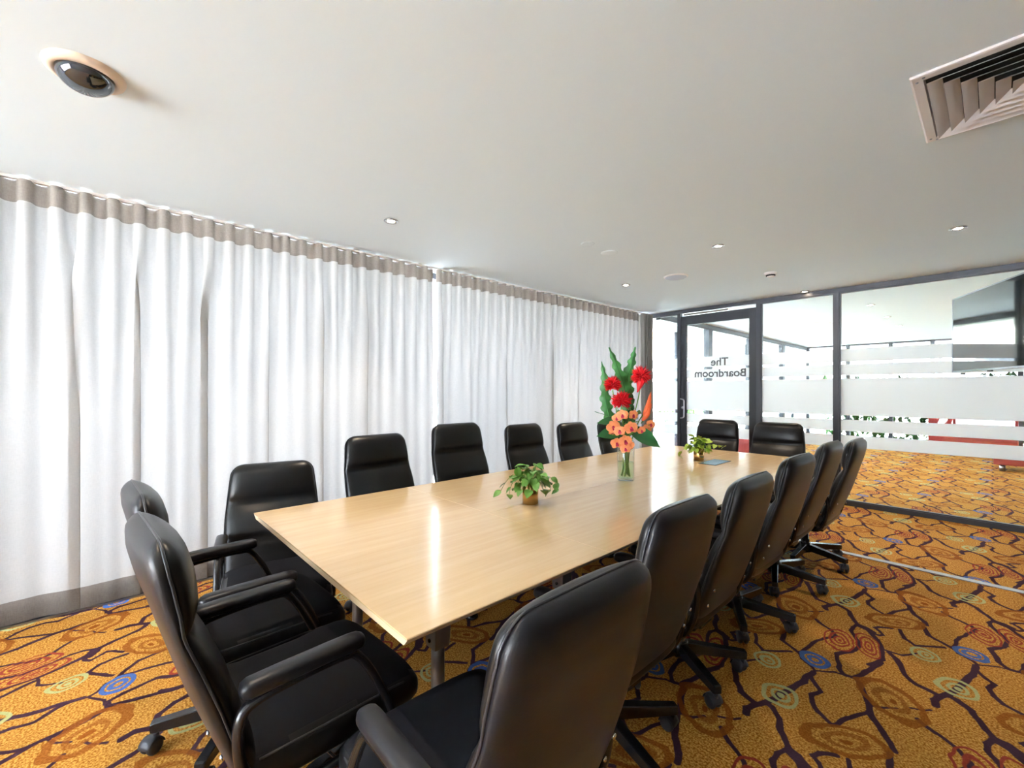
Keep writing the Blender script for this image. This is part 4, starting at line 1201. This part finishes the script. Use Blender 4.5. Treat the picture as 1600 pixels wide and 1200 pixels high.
def broad_leaf(label, base, d, L, W, roll, curl):
    t = stem_thing('broad_leaf', label, 'leaf', 'broad dark leaves low in the vase')
    b = fp(*base)
    add_stem(t, [fp(.0, .04, -.01), fp(base[0] * .2, .22, 0), b], .003, 'leaf_dark')
    dd = e1 * d[0] + e2 * d[2] + Vector((0, 0, d[1]))
    bm = bmesh.new(); leaf_faces(bm, orient(b, dd, roll), L, W, curl, .22, 12, True); obj('blade', bm, M['leaf_dark'], t)
broad_leaf('broad dark green leaf drooping low at the right of the vase', (.030, .325, -.05), (.85, -.50, -.25), .20, .060, .9, .15)
broad_leaf('broad dark green leaf pointing left, the upper one', (-.055, .375, -.02), (-1, .0, .1), .135, .046, -.6, .12)
broad_leaf('broad dark green leaf pointing left, the lower one', (-.045, .310, -.03), (-1, -.12, -.1), .155, .050, -.8, .12)
broad_leaf('broad dark green leaf in the middle of the flowers', (.01, .33, .0), (.1, .9, -.3), .16, .045, 0, .1)

# strappy orange bract
t = stem_thing('orange_heliconia', 'pointed orange bract flower at the right of the bouquet', 'flower')
add_stem(t, [fp(.01, .04, 0), fp(.03, .22, 0), fp(.075, .36, 0), fp(.115, .43, 0)], .0035)
bm = bmesh.new()
for base, tip, w in (((.110, .405, 0), (.165, .575, 0), .016), ((.105, .385, -.01), (.150, .475, -.02), .018), ((.115, .395, .01), (.178, .500, .03), .012)):
    b, e_ = fp(*base), fp(*tip); m_ = (b + e_) / 2 + e1 * .008
    sp = smooth_path([b, m_, e_], 6); n = len(sp)
    add_tube(bm, sp, .01, 8, radii=[max(.0008, w * math.sin(PI * (.12 + .86 * i / (n - 1)))) for i in range(n)], up=tuple(e2), sx=1, sy=.5)
obj('bract', bm, M['orange'], t)

def orchid_spray(label, pts, blooms, seed):
    rnd = random.Random(seed)
    t = stem_thing('orchid_spray', label, 'flower', 'orange orchid sprays in the vase')
    add_stem(t, [fp(*p) for p in pts], .0022)
    for (u, z, d, r) in blooms:
        bm = bmesh.new()
        c = fp(u, z, d)
        fwd = (-e2 + e1 * rnd.uniform(-.5, .5) + Vector((0, 0, rnd.uniform(-.25, .35)))).normalized()   # faces the camera side
        side = fwd.cross(Vector((0, 0, 1))).normalized(); up = side.cross(fwd).normalized()
        roll = rnd.uniform(-.5, .5)
        def petal(ang, L, W, mi, cup=.25):
            a = ang + roll
            dirv = (side * math.sin(a) + up * math.cos(a)); sd = fwd.cross(dirv)
            V = []
            for i in range(6):
                s = i / 5; w = W * math.sin(PI * (.10 + .84 * s)) ** .6
                row = [bm.verts.new(c + dirv * (L * s) + sd * (q * w) + fwd * (cup * L * s * (1 - s) * 1.6 - .05 * L * s + .15 * w * abs(q))) for q in (-1, -.5, 0, .5, 1)]
                V.append(row)
            for a_, b_ in zip(V, V[1:]):
                for k in range(4):
                    f = bm.faces.new((a_[k], a_[k + 1], b_[k + 1], b_[k])); f.material_index = mi
        petal(0, r, r * .46, 0); petal(2.2, r, r * .44, 0); petal(-2.2, r, r * .44, 0)
        petal(1.25, r * 1.08, r * .62, 0, .15); petal(-1.25, r * 1.08, r * .62, 0, .15)
        petal(PI, r * .62, r * .28, 1, .9)
        o = obj('blossom', bm, [M['orchid'], M['orchid_c']], t)
        bm = bmesh.new(); bmesh.ops.create_icosphere(bm, subdivisions=2, radius=r * .20, matrix=Matrix.Translation(c + fwd * r * .12)); obj('lip', bm, M['orchid_c'], o)
orchid_spray('orange orchid spray low at the front left of the bouquet', [(.0, .04, -.01), (-.01, .2, -.02), (-.05, .28, -.06), (-.11, .30, -.07)],
             [(-.095, .348, -.06, .042), (-.075, .245, -.07, .038), (-.060, .325, -.08, .036), (-.100, .318, -.05, .026)], 11)
orchid_spray('orange orchid spray hanging over the front rim of the vase', [(.01, .04, -.01), (.0, .2, -.02), (-.02, .27, -.07), (-.01, .24, -.09)],
             [(-.028, .262, -.10, .040), (-.008, .238, -.09, .036), (-.028, .215, -.10, .032), (.010, .345, -.09, .042)], 12)
orchid_spray('orange orchid spray in the upper middle under the red flowers', [(.0, .04, 0), (.0, .24, -.02), (.0, .36, -.04), (.02, .42, -.06)],
             [(-.045, .425, -.09, .036), (.030, .425, -.07, .034), (-.075, .405, -.06, .028)], 13)
orchid_spray('orange orchid spray reaching out to the right of the bouquet', [(.01, .04, 0), (.03, .24, 0), (.08, .32, -.02), (.15, .36, -.02)],
             [(.105, .312, -.03, .038), (.135, .335, -.02, .034), (.160, .362, -.01, .030), (.085, .325, -.06, .028)], 14)
# feathery filler greenery
t = stem_thing('filler_greenery', 'fine green filler sprigs among the orchids', 'greenery')
bm = bmesh.new(); rnd = random.Random(4)
add_stem(t, [fp(0, .04, .01), fp(0, .2, .01), fp(.0, .33, .02)], .003)
for k in range(150):
    a = rnd.uniform(0, 6.28); rr = rnd.uniform(.02, .11); z = rnd.uniform(.28, .44)
    p = fp(rr * math.cos(a), z, rr * math.sin(a) * .7)
    L = rnd.uniform(.018, .040)
    leaf_faces(bm, orient(p, (rnd.uniform(-1, 1), rnd.uniform(-1, 1), rnd.uniform(-.2, 1)), rnd.uniform(-1, 1)), L, L * .26, .2, .2, 4, False)
for k in range(40):
    a = rnd.uniform(0, 6.28); rr = rnd.uniform(.03, .09); z = rnd.uniform(.30, .42)
    add_tube(bm, smooth_path([fp(0, .25, 0), fp(rr * .5 * math.cos(a), (z + .25) / 2 + .03, rr * .4 * math.sin(a)), fp(rr * math.cos(a), z, rr * math.sin(a) * .7)], 3), .0008, 4)
obj('sprigs', bm, M['leaf'], t)
t = stem_thing('dark_twig', 'thin dark twig reaching out left of the bouquet', 'twig')
add_stem(t, [fp(0, .04, 0), fp(-.02, .25, 0), (fp(-.10, .40, -.02)), fp(-.205, .445, -.02)], .0018, 'leaf_dark')
# bundle of leaf stalks in the water
for k in range(5):
    a = k * 1.256; 
    t = stem_thing('leaf_stalk', 'green stalk standing in the water of the vase', 'stalk', 'loose stalks in the vase')
    bm = bmesh.new(); L0 = Vector((.028 * math.cos(a), .028 * math.sin(a), .026)); L1 = Vector((-.022 * math.cos(a), -.022 * math.sin(a), .25))
    add_tube(bm, [L0, (L0 + L1) / 2 + Vector((.004, 0, 0)), L1], .005, 6, sx=1.6, sy=.5); obj('stalk', bm, M['stem'], t)

# ------------------------------------------------------------------ light and camera
w = bpy.data.worlds.new('world'); SC.world = w; w.use_nodes = True
nt = w.node_tree; nt.nodes.clear()
out = nt.nodes.new('ShaderNodeOutputWorld'); bg = nt.nodes.new('ShaderNodeBackground')
tc = nt.nodes.new('ShaderNodeTexCoord'); sx = nt.nodes.new('ShaderNodeSeparateXYZ')
cr = nt.nodes.new('ShaderNodeValToRGB')
cr.color_ramp.elements[0].position = 0.45; cr.color_ramp.elements[0].color = (.92, .97, 1.04, 1)
cr.color_ramp.elements[1].position = 1.0; cr.color_ramp.elements[1].color = (.62, .78, 1.0, 1)
mr = nt.nodes.new('ShaderNodeMapRange'); mr.inputs[1].default_value = -1; mr.inputs[2].default_value = 1
nt.links.new(tc.outputs['Generated'], sx.inputs[0]); nt.links.new(sx.outputs[2], mr.inputs[0]); nt.links.new(mr.outputs[0], cr.inputs[0])
nt.links.new(cr.outputs[0], bg.inputs[0]); bg.inputs[1].default_value = WORLD
nt.links.new(bg.outputs[0], out.inputs[0])

sl = bpy.data.lights.new('sun', 'SUN'); sl.energy = SUN; sl.angle = math.radians(1); sl.color = (1, .99, .98)
so = bpy.data.objects.new('sun', sl); COL.objects.link(so); so.rotation_euler = (0, math.radians(32), math.radians(0))
cam = bpy.data.cameras.new('camera'); co = bpy.data.objects.new('camera', cam); COL.objects.link(co)
cam.sensor_fit = 'HORIZONTAL'; cam.sensor_width = 36; cam.lens = 36 * 686.4 / 1600; cam.clip_start = .02; cam.clip_end = 200
cam.shift_y = 9.4 / 1600
co.location = (0, 0, 1.32); co.rotation_euler = (PI / 2, 0, 0.831)
SC.camera = co
SC.view_settings.view_transform = 'Standard'; SC.view_settings.look = 'None'
SC.view_settings.gamma = 1.0; SC.view_settings.use_curve_mapping = False
SC.view_settings.exposure = EXPO
try:
    SC.cycles.max_bounces = 8; SC.cycles.diffuse_bounces = 4; SC.cycles.transparent_max_bounces = 24
    SC.cycles.transmission_bounces = 8; SC.cycles.glossy_bounces = 5
    SC.cycles.caustics_reflective = False; SC.cycles.caustics_refractive = False
    SC.cycles.sample_clamp_indirect = 6.0
except Exception: pass
